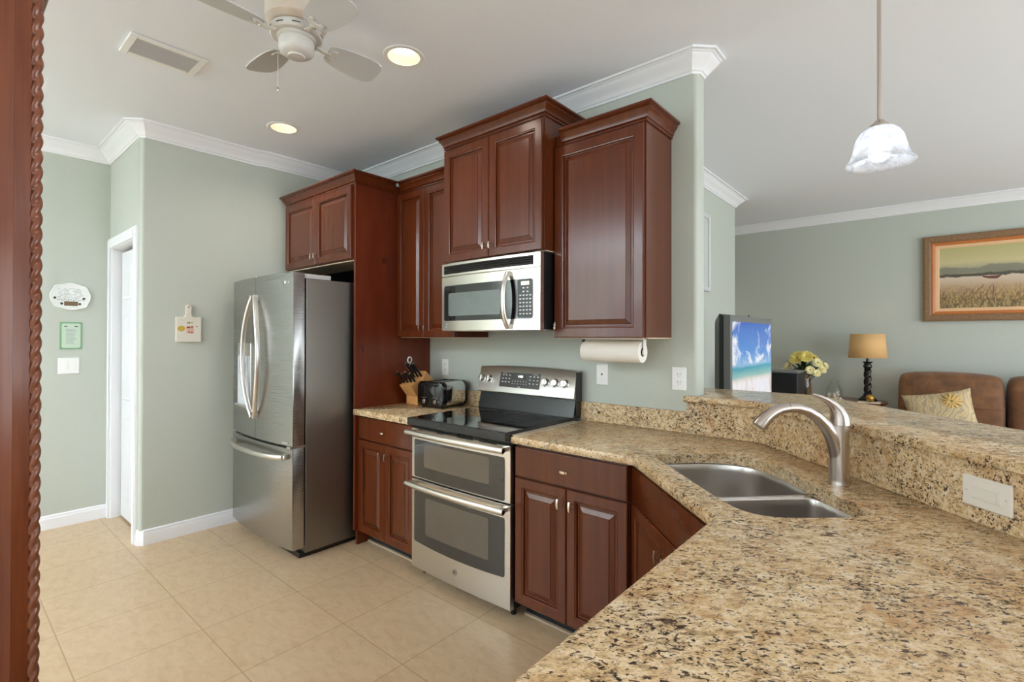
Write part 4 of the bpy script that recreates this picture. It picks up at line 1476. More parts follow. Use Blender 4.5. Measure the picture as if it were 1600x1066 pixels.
# ------------------------------------------------------------------ outlets and switches
def wall_plate(name, fr, u, v, w, h, kind, label, cat, mat='white_plastic'):
    base = fr(u, v, 0)
    e = empty(name, tuple(base), label, cat)
    plate(fr, u - w / 2, u + w / 2, v - h / 2, v + h / 2, 0.0, 0.006, 0.004, edge=0.003).build('cover_plate', mat, e)
    if kind == 'duplex':
        for dv in (-0.020, 0.020):
            s = plate(fr, u - 0.0165, u + 0.0165, v + dv - 0.014, v + dv + 0.014, 0.004, 0.0075, 0.006).build('receptacle', mat, e)
            mb = MB()
            mb.obox(fr, u - 0.008, u - 0.006, v + dv - 0.001, v + dv + 0.008, 0.007, 0.0079).obox(fr, u + 0.006, u + 0.008, v + dv - 0.001, v + dv + 0.008, 0.007, 0.0079).obox(fr, u - 0.002, u + 0.002, v + dv - 0.009, v + dv - 0.005, 0.007, 0.0079)
            mb.build('slots', 'socket_dark', s)
    elif kind == 'jack':
        plate(fr, u - 0.010, u + 0.010, v - 0.010, v + 0.010, 0.004, 0.0072, 0.003).build('jack', mat, e)
        MB().obox(fr, u - 0.005, u + 0.005, v - 0.005, v + 0.006, 0.0070, 0.0078).build('jack_opening', 'socket_dark', e)
    elif kind == 'rocker2':
        for du in (-0.023, 0.023):
            mb = plate(fr, u + du - 0.0165, u + du + 0.0165, v - 0.033, v + 0.033, 0.004, 0.0068, 0.002)
            mb.loft([[fr(u + du + a, v + b, n) for a, b, n in ((-0.013, -0.030, 0.0068), (0.013, -0.030, 0.0068), (0.013, 0.030, 0.0068), (-0.013, 0.030, 0.0068))], [fr(u + du + a, v + b, n) for a, b, n in ((-0.013, -0.030, 0.0085), (0.013, -0.030, 0.0085), (0.013, 0.030, 0.0110), (-0.013, 0.030, 0.0110))]])
            mb.build('rocker', mat, e, bev=0.0006)
    elif kind == 'rocker_h':
        mb = plate(fr, u - 0.034, u + 0.034, v - 0.0175, v + 0.0175, 0.004, 0.0068, 0.002)
        mb.loft([[fr(u + a, v + b, 0.0068) for a, b in ((-0.031, -0.014), (0.031, -0.014), (0.031, 0.014), (-0.031, 0.014))], [fr(u + a, v + b, n) for a, b, n in ((-0.031, -0.014, 0.0085), (0.031, -0.014, 0.0115), (0.031, 0.014, 0.0115), (-0.031, 0.014, 0.0085))]])
        mb.build('rocker', mat, e, bev=0.0006)
        for du in (-0.048, 0.048):
            MB().lathe([(0.0025, 0.005), (0.0025, 0.0068)], fr(u + du, v, 0), 'z' if False else (Vector(fr(0, 0, 1) - fr(0, 0, 0)), Vector((0, 0, 1)), Vector(fr(1, 0, 0) - fr(0, 0, 0))), 10).build('screw', 'grille_metal', e)
    return e


FW = frame((0, YW - 0.0005, 0), (1, 0, 0), (0, -1, 0))
wall_plate('wall_outlet', FW, -2.745, 1.156, 0.072, 0.118, 'duplex', 'white outlet on the green wall behind the toaster', 'outlet')
wall_plate('phone_jack_plate', FW, -1.433, 1.168, 0.072, 0.118, 'jack', 'white phone jack plate on the wall below the paper towel roll', 'wall plate')
wall_plate('wall_outlet', FW, -0.990, 1.168, 0.074, 0.118, 'duplex', 'white outlet near the wall end just left of the raised bar', 'outlet')
FL = frame((XLL + 0.0005, 0, 0), (0, 1, 0), (1, 0, 0))
wall_plate('light_switch', FL, 0.664, 1.162, 0.118, 0.118, 'rocker2', 'white double rocker switch on the alcove wall under the green card', 'switch')
FB = frame((0.915 - 0.0003, 0.915 - 0.0003, 0), (S2, -S2, 0), (-S2, -S2, 0))
# splash plane x + y = 1.83


def sp_u(x, y):
    return (x - y) * S2


wall_plate('light_switch', FB, -1.155, 0.982, 0.122, 0.078, 'rocker_h', 'ivory sideways rocker switch set in the granite splash under the bar', 'switch', 'ivory_plastic')

# ------------------------------------------------------------------ wall decorations on the left
# scalloped ceramic plaque
e = empty('ceramic_plaque', (XLL, 0.672, 1.57), 'oval scalloped white ceramic plaque hanging above the green card', 'plaque')
lp = []
for k in range(48):
    a = 2 * PI * k / 48
    r = 1 + 0.03 * math.cos(8 * a)
    lp.append((0.672 + 0.112 * r * math.copysign(abs(math.cos(a)) ** 0.85, math.cos(a)), 1.668 + 0.098 * r * math.copysign(abs(math.sin(a)) ** 0.75, math.sin(a))))
scl = lambda q: [(0.672 + (u - 0.672) * q, 1.668 + (v - 1.668) * q) for u, v in lp]
MB().loft([[FL(u, v, 0.0) for u, v in scl(0.9)], [FL(u, v, 0.010) for u, v in scl(1.0)], [FL(u, v, 0.016) for u, v in scl(0.97)], [FL(u, v, 0.012) for u, v in scl(0.86)]]).build('plaque_body', 'ceramic_white', e, smooth=50)
mb = MB()
for k in range(9):
    z = 1.722 - k * 0.0085
    for q in range(5):
        a = 0.603 + q * 0.028 + random.uniform(-.012, .012)
        mb.obox(FL, max(a, 0.600), min(a + random.uniform(.010, .030), 0.745), z, z + 0.0025, 0.0121, 0.0128)
mb.build('written_lines', 'ink_grey', e)
MB().obox(FL, 0.635, 0.712, 1.600, 1.632, 0.0121, 0.0128).build('painted_scene', 'plaque_brown', e)
mb = MB()
for k in range(16):
    mb.obox(FL, 0.598 + k * 0.0095, 0.604 + k * 0.0095, 1.640 + 0.004 * math.sin(k * 1.9), 1.645 + 0.004 * math.sin(k * 1.9), 0.0121, 0.0128)
for u in (0.585, 0.745):
    mb.lathe([(0.009, 0.0121), (0.009, 0.0128)], FL(u, 1.655, 0), 'x', 8)
for u in (0.622, 0.722):
    mb.lathe([(0.009, 0.0121), (0.009, 0.0128)], FL(u, 1.615, 0), 'x', 8)
mb.build('painted_garland', 'ink_dark', e)

# green framed verse card
e = empty('verse_card', (XLL, 0.676, 1.28), 'small green bordered card pinned above the light switch', 'card')
MB().obox(FL, 0.614, 0.738, 1.282, 1.482, 0.0, 0.004).build('border', 'card_green', e)
plate(FL, 0.624, 0.728, 1.293, 1.471, 0.0035, 0.0046, 0.012).build('paper', 'card_pale', e)
mb = MB()
for k in range(12):
    z = 1.428 - k * 0.0095
    mb.obox(FL, 0.647, 0.647 + random.uniform(0.042, 0.06), z, z + 0.0028, 0.0045, 0.005)
mb.build('written_lines', 'ink_grey', e)
MB().obox(FL, 0.638, 0.655, 1.446, 1.452, 0.0045, 0.005).obox(FL, 0.694, 0.714, 1.446, 1.452, 0.0045, 0.005).build('heading', 'ink_dark', e)

# decorative cutting board
FC = frame((XL + 0.0005, 0, 0), (0, 1, 0), (1, 0, 0))
e = empty('cutting_board', (XL, 1.175, 1.34), 'small cream decorative cutting board hanging on the green wall by refrigerator', 'cutting board')
u0, u1, v0, v1 = 1.098, 1.254, 1.338, 1.512
out = [(u0, v0), (u1, v0), (u1, v1), (1.206, v1), (1.197, 1.520), (1.193, 1.535), (1.193, 1.560), (1.196, 1.580), (1.190, 1.596), (1.175, 1.603), (1.160, 1.596), (1.154, 1.580), (1.157, 1.560), (1.157, 1.535), (1.153, 1.520), (1.144, v1), (u0, v1)]
MB().loft([[FC(u, v, 0.0) for u, v in out], [FC(u, v, 0.016) for u, v in out]]).build('board', 'ceramic_cream', e, bev=0.004, seg=3)
MB().lathe([(0.0045, 0.0155), (0.0045, 0.0166)], FC(1.175, 1.583, 0), 'x', 12).build('hanging_hole', 'dark_gap', e)
mb = MB().lathe([(0.024, 0.0155), (0.024, 0.0166)], FC(1.130, 1.432, 0), 'x', 20, sy=0.8)
mb.build('painted_lemon', 'ink_yellow', e)
MB().obox(FC, 1.160, 1.208, 1.398, 1.450, 0.0155, 0.0164).build('painted_jar', 'ink_pink', e)
mb = MB()
for u, v, a, b in ((1.163, 1.436, 0.020, 0.010), (1.188, 1.440, 0.013, 0.008), (1.172, 1.405, 0.012, 0.007), (1.188, 1.402, 0.012, 0.007)):
    mb.obox(FC, u, u + a, v, v + b, 0.016, 0.0168)
mb.build('painted_fruit', 'ink_red', e)
MB().obox(FC, 1.165, 1.185, 1.468, 1.478, 0.0155, 0.0164).obox(FC, 1.190, 1.200, 1.470, 1.476, 0.0155, 0.0164).obox(FC, 1.218, 1.230, 1.444, 1.450, 0.0155, 0.0164).build('painted_leaf', 'ink_olive', e)


# ------------------------------------------------------------------ ceiling fittings
def downlight(x, y, label):
    e = empty('recessed_light', (x, y, ZC), label, 'ceiling light', 'recessed kitchen lights')
    MB().lathe([(0.080, -0.003), (0.100, -0.004), (0.104, -0.001), (0.104, -0.0003), (0.080, -0.0003), (0.080, -0.003)], (x, y, ZC), 'z', 40, cap=False).build('trim_ring', 'white_plastic', e)
    MB().lathe([(0.0812, -0.002), (0.076, 0.02), (0.066, 0.055), (0.060, 0.075), (0.060, 0.09)], (x, y, ZC), 'z', 40, cap=False).build('reflector', 'baffle', e)
    MB().lathe([(0.0005, 0.045), (0.030, 0.047), (0.048, 0.054), (0.055, 0.066), (0.055, 0.088), (0.0005, 0.09)], (x, y, ZC), 'z', 32, cap=False).build('lamp', 'downlight_glow', e)
    l = bpy.data.lights.new('recessed_or_fill_spot', 'SPOT')
    l.energy = 9
    l.color = (1.0, 0.90, 0.78)
    l.spot_size = math.radians(150)
    l.spot_blend = 1.0
    l.shadow_soft_size = 0.06
    lo = bpy.data.objects.new('recessed_or_fill_spot', l)
    C.objects.link(lo)
    lo.location = (x, y, ZC - 0.03)


downlight(*LIGHTS[0], 'lit recessed ceiling light nearest the wall cabinets, right of the fan')
downlight(*LIGHTS[1], 'lit recessed ceiling light farther left, above the refrigerator')

# supply air vent
e = empty('ceiling_vent', (-2.93, 0.755, ZC), 'white louvered air vent in the ceiling left of the fan', 'vent')
vx0, vx1, vy0, vy1 = -3.045, -2.815, 0.595, 0.915
mb = MB()
z0, z1 = ZC - 0.010, ZC - 0.0005
w_ = 0.032
mb.box(vx0, vx1, vy0, vy0 + w_, z0, z1).box(vx0, vx1, vy1 - w_, vy1, z0, z1).box(vx0, vx0 + w_, vy0 + w_, vy1 - w_, z0, z1).box(vx1 - w_, vx1, vy0 + w_, vy1 - w_, z0, z1)
mb.build('vent_frame', 'white_plastic', e, bev=0.003)
B(vx0 + w_, vx1 - w_, vy0 + w_, vy1 - w_, ZC - 0.0015, ZC - 0.0005).build('duct_opening', 'duct_grey', e)
first = None
for k in range(8):
    x = vx0 + w_ + 0.010 + k * 0.0205
    if first is None:
        mb = MB()
        mb.loft([[(x, y, ZC - 0.0105), (x + 0.002, y, ZC - 0.0105), (x + 0.007, y, ZC - 0.0045), (x + 0.005, y, ZC - 0.0045)] for y in (vy0 + w_, vy1 - w_)])
        first = mb.build('louver', 'grille_metal', e)
        fx = x
    else:
        dup(first, (x - fx, 0, 0), e)


# ceiling fan
def fan():
    cx, cy = -1.985, 0.968
    e = empty('ceiling_fan', (cx, cy, ZC), 'white four-blade hugger ceiling fan with pull chain', 'ceiling fan')
    MB().lathe([(0.100, 0), (0.108, -0.006), (0.112, -0.02), (0.112, -0.028)], (cx, cy, ZC - 0.0005), 'z', 40).build('canopy', 'fan_motor', e)
    MB().lathe([(0.116, -0.029), (0.120, -0.034), (0.120, -0.110), (0.116, -0.135), (0.102, -0.152), (0.094, -0.155)], (cx, cy, ZC), 'z', 40).build('motor_housing', 'fan_motor', e)
    MB().lathe([(0.090, -0.156), (0.098, -0.160), (0.101, -0.170), (0.101, -0.184), (0.095, -0.190)], (cx, cy, ZC), 'z', 40).build('flywheel', 'fan_white', e)
    for k in range(10):
        a = 2 * PI * k / 10
        MB().tube([(cx + 0.1005 * math.cos(a + q), cy + 0.1005 * math.sin(a + q), ZC - 0.177) for q in (0.0, 0.15, 0.3)], 0.0022, 6).build('vent_slot', 'dark_gap', e)
    MB().lathe([(0.074, -0.190), (0.074, -0.200), (0.066, -0.203), (0.068, -0.210), (0.068, -0.236), (0.062, -0.250), (0.050, -0.258), (0.034, -0.262), (0.032, -0.268), (0.010, -0.270), (0.0, -0.270)], (cx, cy, ZC), 'z', 40, cap=False).build('switch_housing', 'fan_white', e, smooth=40)
    zb = ZC - 0.192

    def blade(a0, first=None):
        ca, sa = math.cos(a0), math.sin(a0)
        pit = math.radians(-15)

        def P(r, t, h):
            # r radial, t tangential, h thickness; pitched about the radial axis
            tt, hh = t * math.cos(pit) - h * math.sin(pit), t * math.sin(pit) + h * math.cos(pit)
            return (cx + r * ca - tt * sa, cy + r * sa + tt * ca, zb + hh)
        # outline
        half = [(0.135, 0.036), (0.150, 0.050), (0.185, 0.060), (0.240, 0.068), (0.300, 0.072), (0.345, 0.068), (0.368, 0.056), (0.378, 0.036), (0.381, 0.0)]
        out = half + [(r, -t) for r, t in half[-2::-1]]
        b = MB().loft([[P(r, t, 0.0) for r, t in out], [P(r, t, 0.006) for r, t in out]]).build('blade', 'fan_blade', e, bev=0.0015)
        mb = MB()
        mb.tube([P(0.085, 0, 0.004), P(0.115, 0, -0.006), P(0.145, 0, -0.006)], [(0.006, 0.014), (0.005, 0.011), (0.004, 0.012)], 10)
        sh = [(0.135, 0.010), (0.150, 0.026), (0.172, 0.030), (0.176, 0.018), (0.162, 0.010), (0.162, -0.010), (0.176, -0.018), (0.172, -0.030), (0.150, -0.026), (0.135, -0.010)]
        mb.loft([[P(r, t, -0.006) for r, t in sh], [P(r, t, -0.0005) for r, t in sh]])
        mb.build('blade_iron', 'fan_white', b)

    for q in range(4):
        blade(math.radians(-91 + 90 * q))
    x, y = -2.045, 0.920
    mb = MB().tube([(x, y, ZC - 0.20), (x - 0.001, y, ZC - 0.30), (x, y, ZC - 0.385)], 0.0011, 6)
    ch = mb.build('pull_chain', 'grille_metal', e)
    MB().lathe([(0.001, 0), (0.004, -0.004), (0.005, -0.012), (0.003, -0.018), (0.0, -0.018)], (x, y, ZC - 0.385), 'z', 12, cap=False).build('chain_fob', 'brushed_nickel', ch)
    MB().lathe([(0.008, 0), (0.008, 0.012)], (x + 0.01, y + 0.008, ZC - 0.206), 'z', 12).build('switch', 'chrome', e)


fan()


# pendant over the bar
def pendant():
    x, y = -0.158, 2.282
    e = empty('pendant_lamp', (x, y, ZC), 'lit bell-shaped white glass pendant lamp hanging over the bar', 'pendant lamp')
    MB().lathe([(0.062, 0), (0.062, -0.010), (0.050, -0.022), (0.012, -0.028)], (x, y, ZC - 0.0005), 'z', 32).build('ceiling_canopy', 'brushed_nickel', e)
    MB().lathe([(0.0065, -0.024), (0.0065, ZC * 0 - 0.60)], (x, y, ZC), 'z', 14).build('rod', 'brushed_nickel', e)
    MB().lathe([(0.007, 2.186), (0.012, 2.184), (0.018, 2.176), (0.030, 2.166), (0.032, 2.150), (0.026, 2.149), (0.0, 2.149)], (x, y, 0), 'z', 28, cap=False).build('shade_holder', 'brushed_nickel', e)
    pr = [(0.026, 2.158), (0.045, 2.152), (0.062, 2.138), (0.074, 2.116), (0.081, 2.090), (0.086, 2.066), (0.093, 2.046), (0.102, 2.032), (0.110, 2.022)]
    s = MB().lathe(pr, (x, y, 0), 'z', 48, cap=False).build('shade', 'alabaster_glass', e, smooth=80)
    m = s.modifiers.new('thick', 'SOLIDIFY')
    m.thickness = 0.004
    MB().lathe([(0.0, 2.030), (0.018, 2.034), (0.031, 2.046), (0.037, 2.064), (0.034, 2.082), (0.022, 2.104), (0.014, 2.12), (0.014, 2.14)], (x, y, 0), 'z', 24, cap=False).build('bulb', 'bulb_glow', e, smooth=80)


pendant()


# ------------------------------------------------------------------ carved cabinet at the left edge of the picture
def armoire():
    X = -1.31
    e = empty('carved_armoire', (-1.55, -0.2, 0), 'reddish wooden cabinet end with twisted rope carving at the left edge', 'armoire')
    B(-1.75, X - 0.006, -0.55, 0.100, 0.0, 2.10).build('carcass', 'armoire_wood', e)
    # side stiles: flat outer board and chamfered inner board
    MB().prism([(X - 0.0055, -0.55), (X + 0.003, -0.55), (X + 0.003, 0.101), (X - 0.0055, 0.101)], 0.0, 2.10).build('side_stile', 'armoire_wood', e)
    MB().prism([(X + 0.0028, 0.1012), (X - 0.006, 0.1255), (X - 0.05, 0.1255), (X - 0.05, 0.1012)], 0.0, 2.10).build('corner_post', 'armoire_wood', e)
    B(-1.78, X + 0.03, -0.58, 0.165, 2.10, 2.16).build('cornice', 'armoire_wood', e, bev=0.008)
    # rope twist
    cx, cy, r0 = X - 0.010, 0.1325, 0.0058
    mb = MB()
    n = 20
    H0, H1 = 0.02, 2.10
    pitch = 0.030
    steps = 560
    loops = []
    for i in range(steps + 1):
        z = H0 + (H1 - H0) * i / steps
        ph = 2 * PI * z / (pitch * 2)
        lp = []
        for k in range(n):
            a = 2 * PI * k / n
            r = r0 + 0.0042 * abs(math.cos(a - ph))
            lp.append((cx + r * math.cos(a), cy + r * math.sin(a), z))
        loops.append(lp)
    mb.loft(loops)
    mb.build('rope_molding', 'rope_wood', e, smooth=70)


armoire()


# ------------------------------------------------------------------ living room
def television():
    e = empty('television', (-1.2, 3.62, 0), 'large black floor-standing television showing a beach beyond the bar', 'television')
    xf = -0.94
    y0, y1, z1 = 3.134, 4.115, 1.515
    B(xf - 0.045, xf, y0, y1, 0.0, z1).build('front_bezel', 'tv_bezel', e, bev=0.006)
    mb = MB()
    mb.loft([[(xf - 0.045, y, z) for y, z in ((y0 + 0.004, 0.0), (y1 - 0.004, 0.0), (y1 - 0.004, z1 - 0.004), (y0 + 0.004, z1 - 0.004))],
             [(xf - 0.075, y, z) for y, z in ((y0 + 0.02, 0.0), (y1 - 0.02, 0.0), (y1 - 0.02, z1 + 0.010), (y0 + 0.02, z1 + 0.010))],
             [(xf - 0.185, y, z) for y, z in ((y0 + 0.285, 0.0), (y1 - 0.285, 0.0), (y1 - 0.285, z1 - 0.02), (y0 + 0.285, z1 - 0.02))],
             [(xf - 0.20, y, z) for y, z in ((y0 + 0.32, 0.02), (y1 - 0.32, 0.02), (y1 - 0.32, z1 - 0.05), (y0 + 0.32, z1 - 0.05))]])
    mb.build('rear_housing', 'tv_black', e, bev=0.004)
    FT = frame((xf, 0, 0), (0, 1, 0), (1, 0, 0))
    MB().obox(FT, y0 + 0.028, y1 - 0.030, 0.80, z1 - 0.040, 0.0, 0.002).build('screen', 'tv_screen', e)
    MB().obox(FT, y0 + 0.03, y1 - 0.03, 0.10, 0.74, 0.0, 0.006).build('speaker_grille', 'speaker_cloth', e)
    MB().lathe([(0.006, 0), (0.006, 0.012)], (xf - 0.03, 3.62, z1), 'z', 10).build('sensor', 'tv_black', e)


television()
o = B(-1.10, -0.861, 4.60, 4.90, 0.0, 1.085)
e = empty('floor_speaker', (-0.98, 4.75, 0), 'black box speaker standing to the right of the television', 'speaker')
o.build('speaker_cabinet', 'tv_black', e, bev=0.004)
B(-1.09, -0.871, 4.592, 4.60, 0.03, 1.055).build('grille_cloth', 'speaker_cloth', e)
B(-1.10, -0.861, 4.595, 4.90, 1.085, 1.097).build('top_plate', 'tv_bezel', e)


# side table
TZ = 0.712
e = empty('side_table', (-0.80, 6.40, 0), 'dark mahogany side table with rounded end under the lamp', 'table')


def oval(cx, cy, a, b, p=3.0, n=48):
    return [(cx + a * math.copysign(abs(math.cos(q)) ** (2 / p), math.cos(q)), cy + b * math.copysign(abs(math.sin(q)) ** (2 / p), math.sin(q))) for q in [2 * PI * i / n for i in range(n)]]


MB().loft([[(x, y, TZ - 0.028) for x, y in oval(-0.83, 6.40, 0.435, 0.27)], [(x, y, TZ - 0.014) for x, y in oval(-0.83, 6.40, 0.455, 0.29)], [(x, y, TZ) for x, y in oval(-0.83, 6.40, 0.445, 0.28)]]).build('tabletop', 'mahogany', e, smooth=40)
B(-1.19, -0.47, 6.20, 6.60, 0.60, TZ - 0.028).build('apron', 'mahogany', e)
for x in (-1.16, -0.50):
    for y in (6.22, 6.58):
        MB().lathe([(0.016, 0), (0.022, 0.3), (0.026, 0.6)], (x, y, 0), 'z', 14).build('leg', 'mahogany', e)

# lamp
lx, ly = -0.548, 6.40
e = empty('table_lamp', (lx, ly, TZ), 'table lamp with tan drum shade and twisted black base', 'lamp')
MB().lathe([(0.0, 0), (0.080, 0), (0.085, 0.012), (0.080, 0.022), (0.062, 0.040), (0.045, 0.055), (0.036, 0.075), (0.030, 0.085)], (lx, ly, TZ), 'z', 28, cap=False).build('foot', 'lamp_ebony', e, smooth=40)
mb = MB()
loops = []
for i in range(90):
    z = TZ + 0.08 + 0.24 * i / 89
    lp = []
    for k in range(20):
        a = 2 * PI * k / 20
        r = 0.025 + 0.010 * abs(math.cos(1.5 * a - (z - TZ) * 40))
        lp.append((lx + r * math.cos(a), ly + r * math.sin(a), z))
    loops.append(lp)
mb.loft(loops).build('twisted_column', 'lamp_ebony', e, smooth=60)
MB().lathe([(0.030, 0.32), (0.036, 0.328), (0.026, 0.336), (0.036, 0.352), (0.040, 0.368), (0.032, 0.388), (0.030, 0.398), (0.046, 0.408), (0.048, 0.414), (0.014, 0.416), (0.012, 0.46)], (lx, ly, TZ), 'z', 24).build('capital', 'lamp_ebony', e, smooth=40)
s = MB().lathe([(0.170, 0.455), (0.150, 0.705)], (lx, ly, TZ), 'z', 40, cap=False).build('shade', 'lampshade', e, smooth=60)
m = s.modifiers.new('thick', 'SOLIDIFY')
m.thickness = 0.003
l = bpy.data.lights.new('table_lamp_light', 'POINT')
l.energy = 0.35
l.color = (1.0, 0.72, 0.42)
l.shadow_soft_size = 0.04
lo = bpy.data.objects.new('table_lamp_light', l)
C.objects.link(lo)
lo.location = (lx, ly, TZ + 0.58)

# white mats, golden ball, shell jar, vase
o = B(-0.615, -0.425, 6.16, 6.30, TZ, TZ + 0.010).build('white_tray', 'doily', bev=0.003)
tag(o, 'flat white tray under the gold ball in front of the lamp', 'tray')
o = MB().lathe([(0.0, 0), (0.012, 0.001), (0.030, 0.012), (0.040, 0.038), (0.030, 0.064), (0.012, 0.075), (0.0, 0.076)], (-0.512, 6.23, TZ + 0.010), 'z', 20, cap=False).build('ornament_ball', 'gold_ball', smooth=80)
tag(o, 'shiny gold patterned ball at the foot of the table lamp', 'ball')
o = MB().lathe([(0.0, 0), (0.090, 0), (0.092, 0.005), (0.0, 0.006)], (-0.842, 6.35, TZ), 'z', 30, cap=False).build('doily', 'doily')
tag(o, 'round white doily under the glass shell jar', 'doily')
jx, jy, jz = -0.842, 6.35, TZ + 0.006
e = empty('glass_jar', (jx, jy, jz), 'clear glass jar holding pink and white shells on the side table', 'jar')
s = MB().lathe([(0.0, 0.002), (0.055, 0.002), (0.072, 0.02), (0.080, 0.06), (0.074, 0.10), (0.056, 0.14), (0.040, 0.165), (0.036, 0.185)], (jx, jy, jz), 'z', 32, cap=False).build('bowl', 'clear_glass', e, smooth=70)
MB().lathe([(0.040, 0.186), (0.036, 0.198), (0.018, 0.210), (0.008, 0.216), (0.012, 0.226), (0.0, 0.232)], (jx, jy, jz), 'z', 24, cap=False).build('lid', 'clear_glass', e, smooth=70)
first = None
for k, (dx, dy, dz) in enumerate(((-0.042, -0.02, 0.028), (0.0, -0.045, 0.028), (0.042, -0.02, 0.028), (-0.022, 0.03, 0.028), (0.025, 0.028, 0.03), (-0.035, -0.015, 0.068), (0.008, -0.035, 0.070), (0.036, 0.0, 0.066), (0.0, 0.005, 0.080))):
    if first is None:
        first = MB().lathe([(0.0, -0.020), (0.012, -0.014), (0.021, 0.0), (0.014, 0.012), (0.007, 0.018), (0.0, 0.022)], (jx + dx, jy + dy, jz + dz), 'z', 12, cap=False, sy=0.75).build('seashell', 'shell', smooth=60)
        tag(first, 'pale pink seashell piled inside the glass jar on side table', 'shell', 'shells in the glass jar')
        f0 = (dx, dy, dz)
    else:
        o = dup(first, (dx - f0[0], dy - f0[1], dz - f0[2]))
        o.rotation_euler = (k * 0.7, k * 1.1, k * 0.5)

vx, vy = -1.118, 6.35
e = empty('glass_vase', (vx, vy, TZ), 'tall clear glass vase holding yellow flowers beside the speaker', 'vase')
s = MB().lathe([(0.0, 0.003), (0.050, 0.003), (0.060, 0.02), (0.068, 0.09), (0.066, 0.16), (0.056, 0.21), (0.060, 0.25)], (vx, vy, TZ), 'z', 32, cap=False).build('vase_body', 'vase_glass', e, smooth=70)


def bouquet():
    z0 = TZ + 0.02
    e = empty('flower_bouquet', (vx, vy, z0), 'bouquet of yellow and cream flowers with dark leaves in the glass vase', 'flowers')
    mb = MB()
    rnd = random.Random(3)
    heads = [(-0.06, -0.06, 0.42, 0.085, 1), (0.03, -0.08, 0.435, 0.072, 1), (-0.15, -0.02, 0.33, 0.060, 0), (0.13, -0.04, 0.37, 0.058, 0), (0.17, -0.02, 0.30, 0.052, 0), (0.07, -0.10, 0.29, 0.050, 0), (-0.10, 0.06, 0.40, 0.055, 1), (0.08, 0.07, 0.42, 0.055, 1), (0.13, -0.09, 0.26, 0.045, 0), (-0.02, 0.03, 0.455, 0.055, 0), (0.19, 0.03, 0.34, 0.045, 0), (-0.20, -0.01, 0.27, 0.05, 0)]
    for hx, hy, hz, r, kind in heads:
        mb.tube([(vx + hx * 0.1, vy + hy * 0.1, z0), (vx + hx * 0.25, vy + hy * 0.25, z0 + hz * 0.55), (vx + hx, vy + hy, z0 + hz - r * 0.3)], 0.0028, 6)
    mb.build('stems', 'leaf', e)
    for hx, hy, hz, r, kind in heads:
        c = Vector((vx + hx, vy + hy, z0 + hz))
        d = Vector((hx, hy - 0.12, 0.12)).normalized()
        U = d.orthogonal().normalized()
        V = d.cross(U)
        mb = MB()
        rings = 3 if kind else 2
        for q in range(rings):
            n = 13 - q * 3
            for k in range(n):
                a = 2 * PI * (k + 0.5 * q) / n + rnd.uniform(-0.1, 0.1)
                rd = U * math.cos(a) + V * math.sin(a)
                td = U * -math.sin(a) + V * math.cos(a)
                L = r * (1 - 0.24 * q)
                wd = L * 0.24
                lift = 0.12 + 0.30 * q
                p = [c + rd * (L * s_) + d * (L * lift * s_ ** 1.5 + 0.004 * q) for s_ in (0.12, 0.5, 0.85, 1.0)]
                mb.loft([[p[0] - td * wd * 0.3, p[0] + td * wd * 0.3], [p[1] - td * wd, p[1] + td * wd], [p[2] - td * wd * 0.9, p[2] + td * wd * 0.9], [p[3] - td * wd * 0.3, p[3] + td * wd * 0.3]], False, False, closed=False)
        f = mb.build('flower', 'petal' if kind else 'petal_pale', e, smooth=60)
        MB().lathe([(0, -0.002), (r * 0.2, 0.0), (r * 0.17, r * 0.12), (0, r * 0.17)], c, (d, U, V), 12, cap=False).build('flower_centre', 'petal_centre', f, smooth=60)
    for part, mat, n in (('leaves', 'leaf', 46), ('pale_leaves', 'leaf_light', 22)):
        mb = MB()
        for k in range(n):
            a = rnd.uniform(0, 2 * PI)
            rr = rnd.uniform(0.03, 0.19)
            base = Vector((vx + 0.35 * rr * math.cos(a), vy + 0.35 * rr * math.sin(a), z0 + rnd.uniform(0.22, 0.34)))
            tip = Vector((vx + 1.25 * rr * math.cos(a), vy + 1.15 * rr * math.sin(a), z0 + rnd.uniform(0.20, 0.43)))
            ax = (tip - base)
            sd = ax.cross(Vector((rnd.uniform(-.5, .5), rnd.uniform(-.5, .5), 1))).normalized() * 0.018
            midp = base + ax * 0.5 + Vector((0, 0, 0.012))
            mb.loft([[base - sd * 0.2, base + sd * 0.2], [midp - sd, midp + sd], [tip - sd * 0.1, tip + sd * 0.1]], False, False, closed=False)
        lv = mb.build(part, mat, e, smooth=60)
        lv['kind'] = 'stuff'


bouquet()


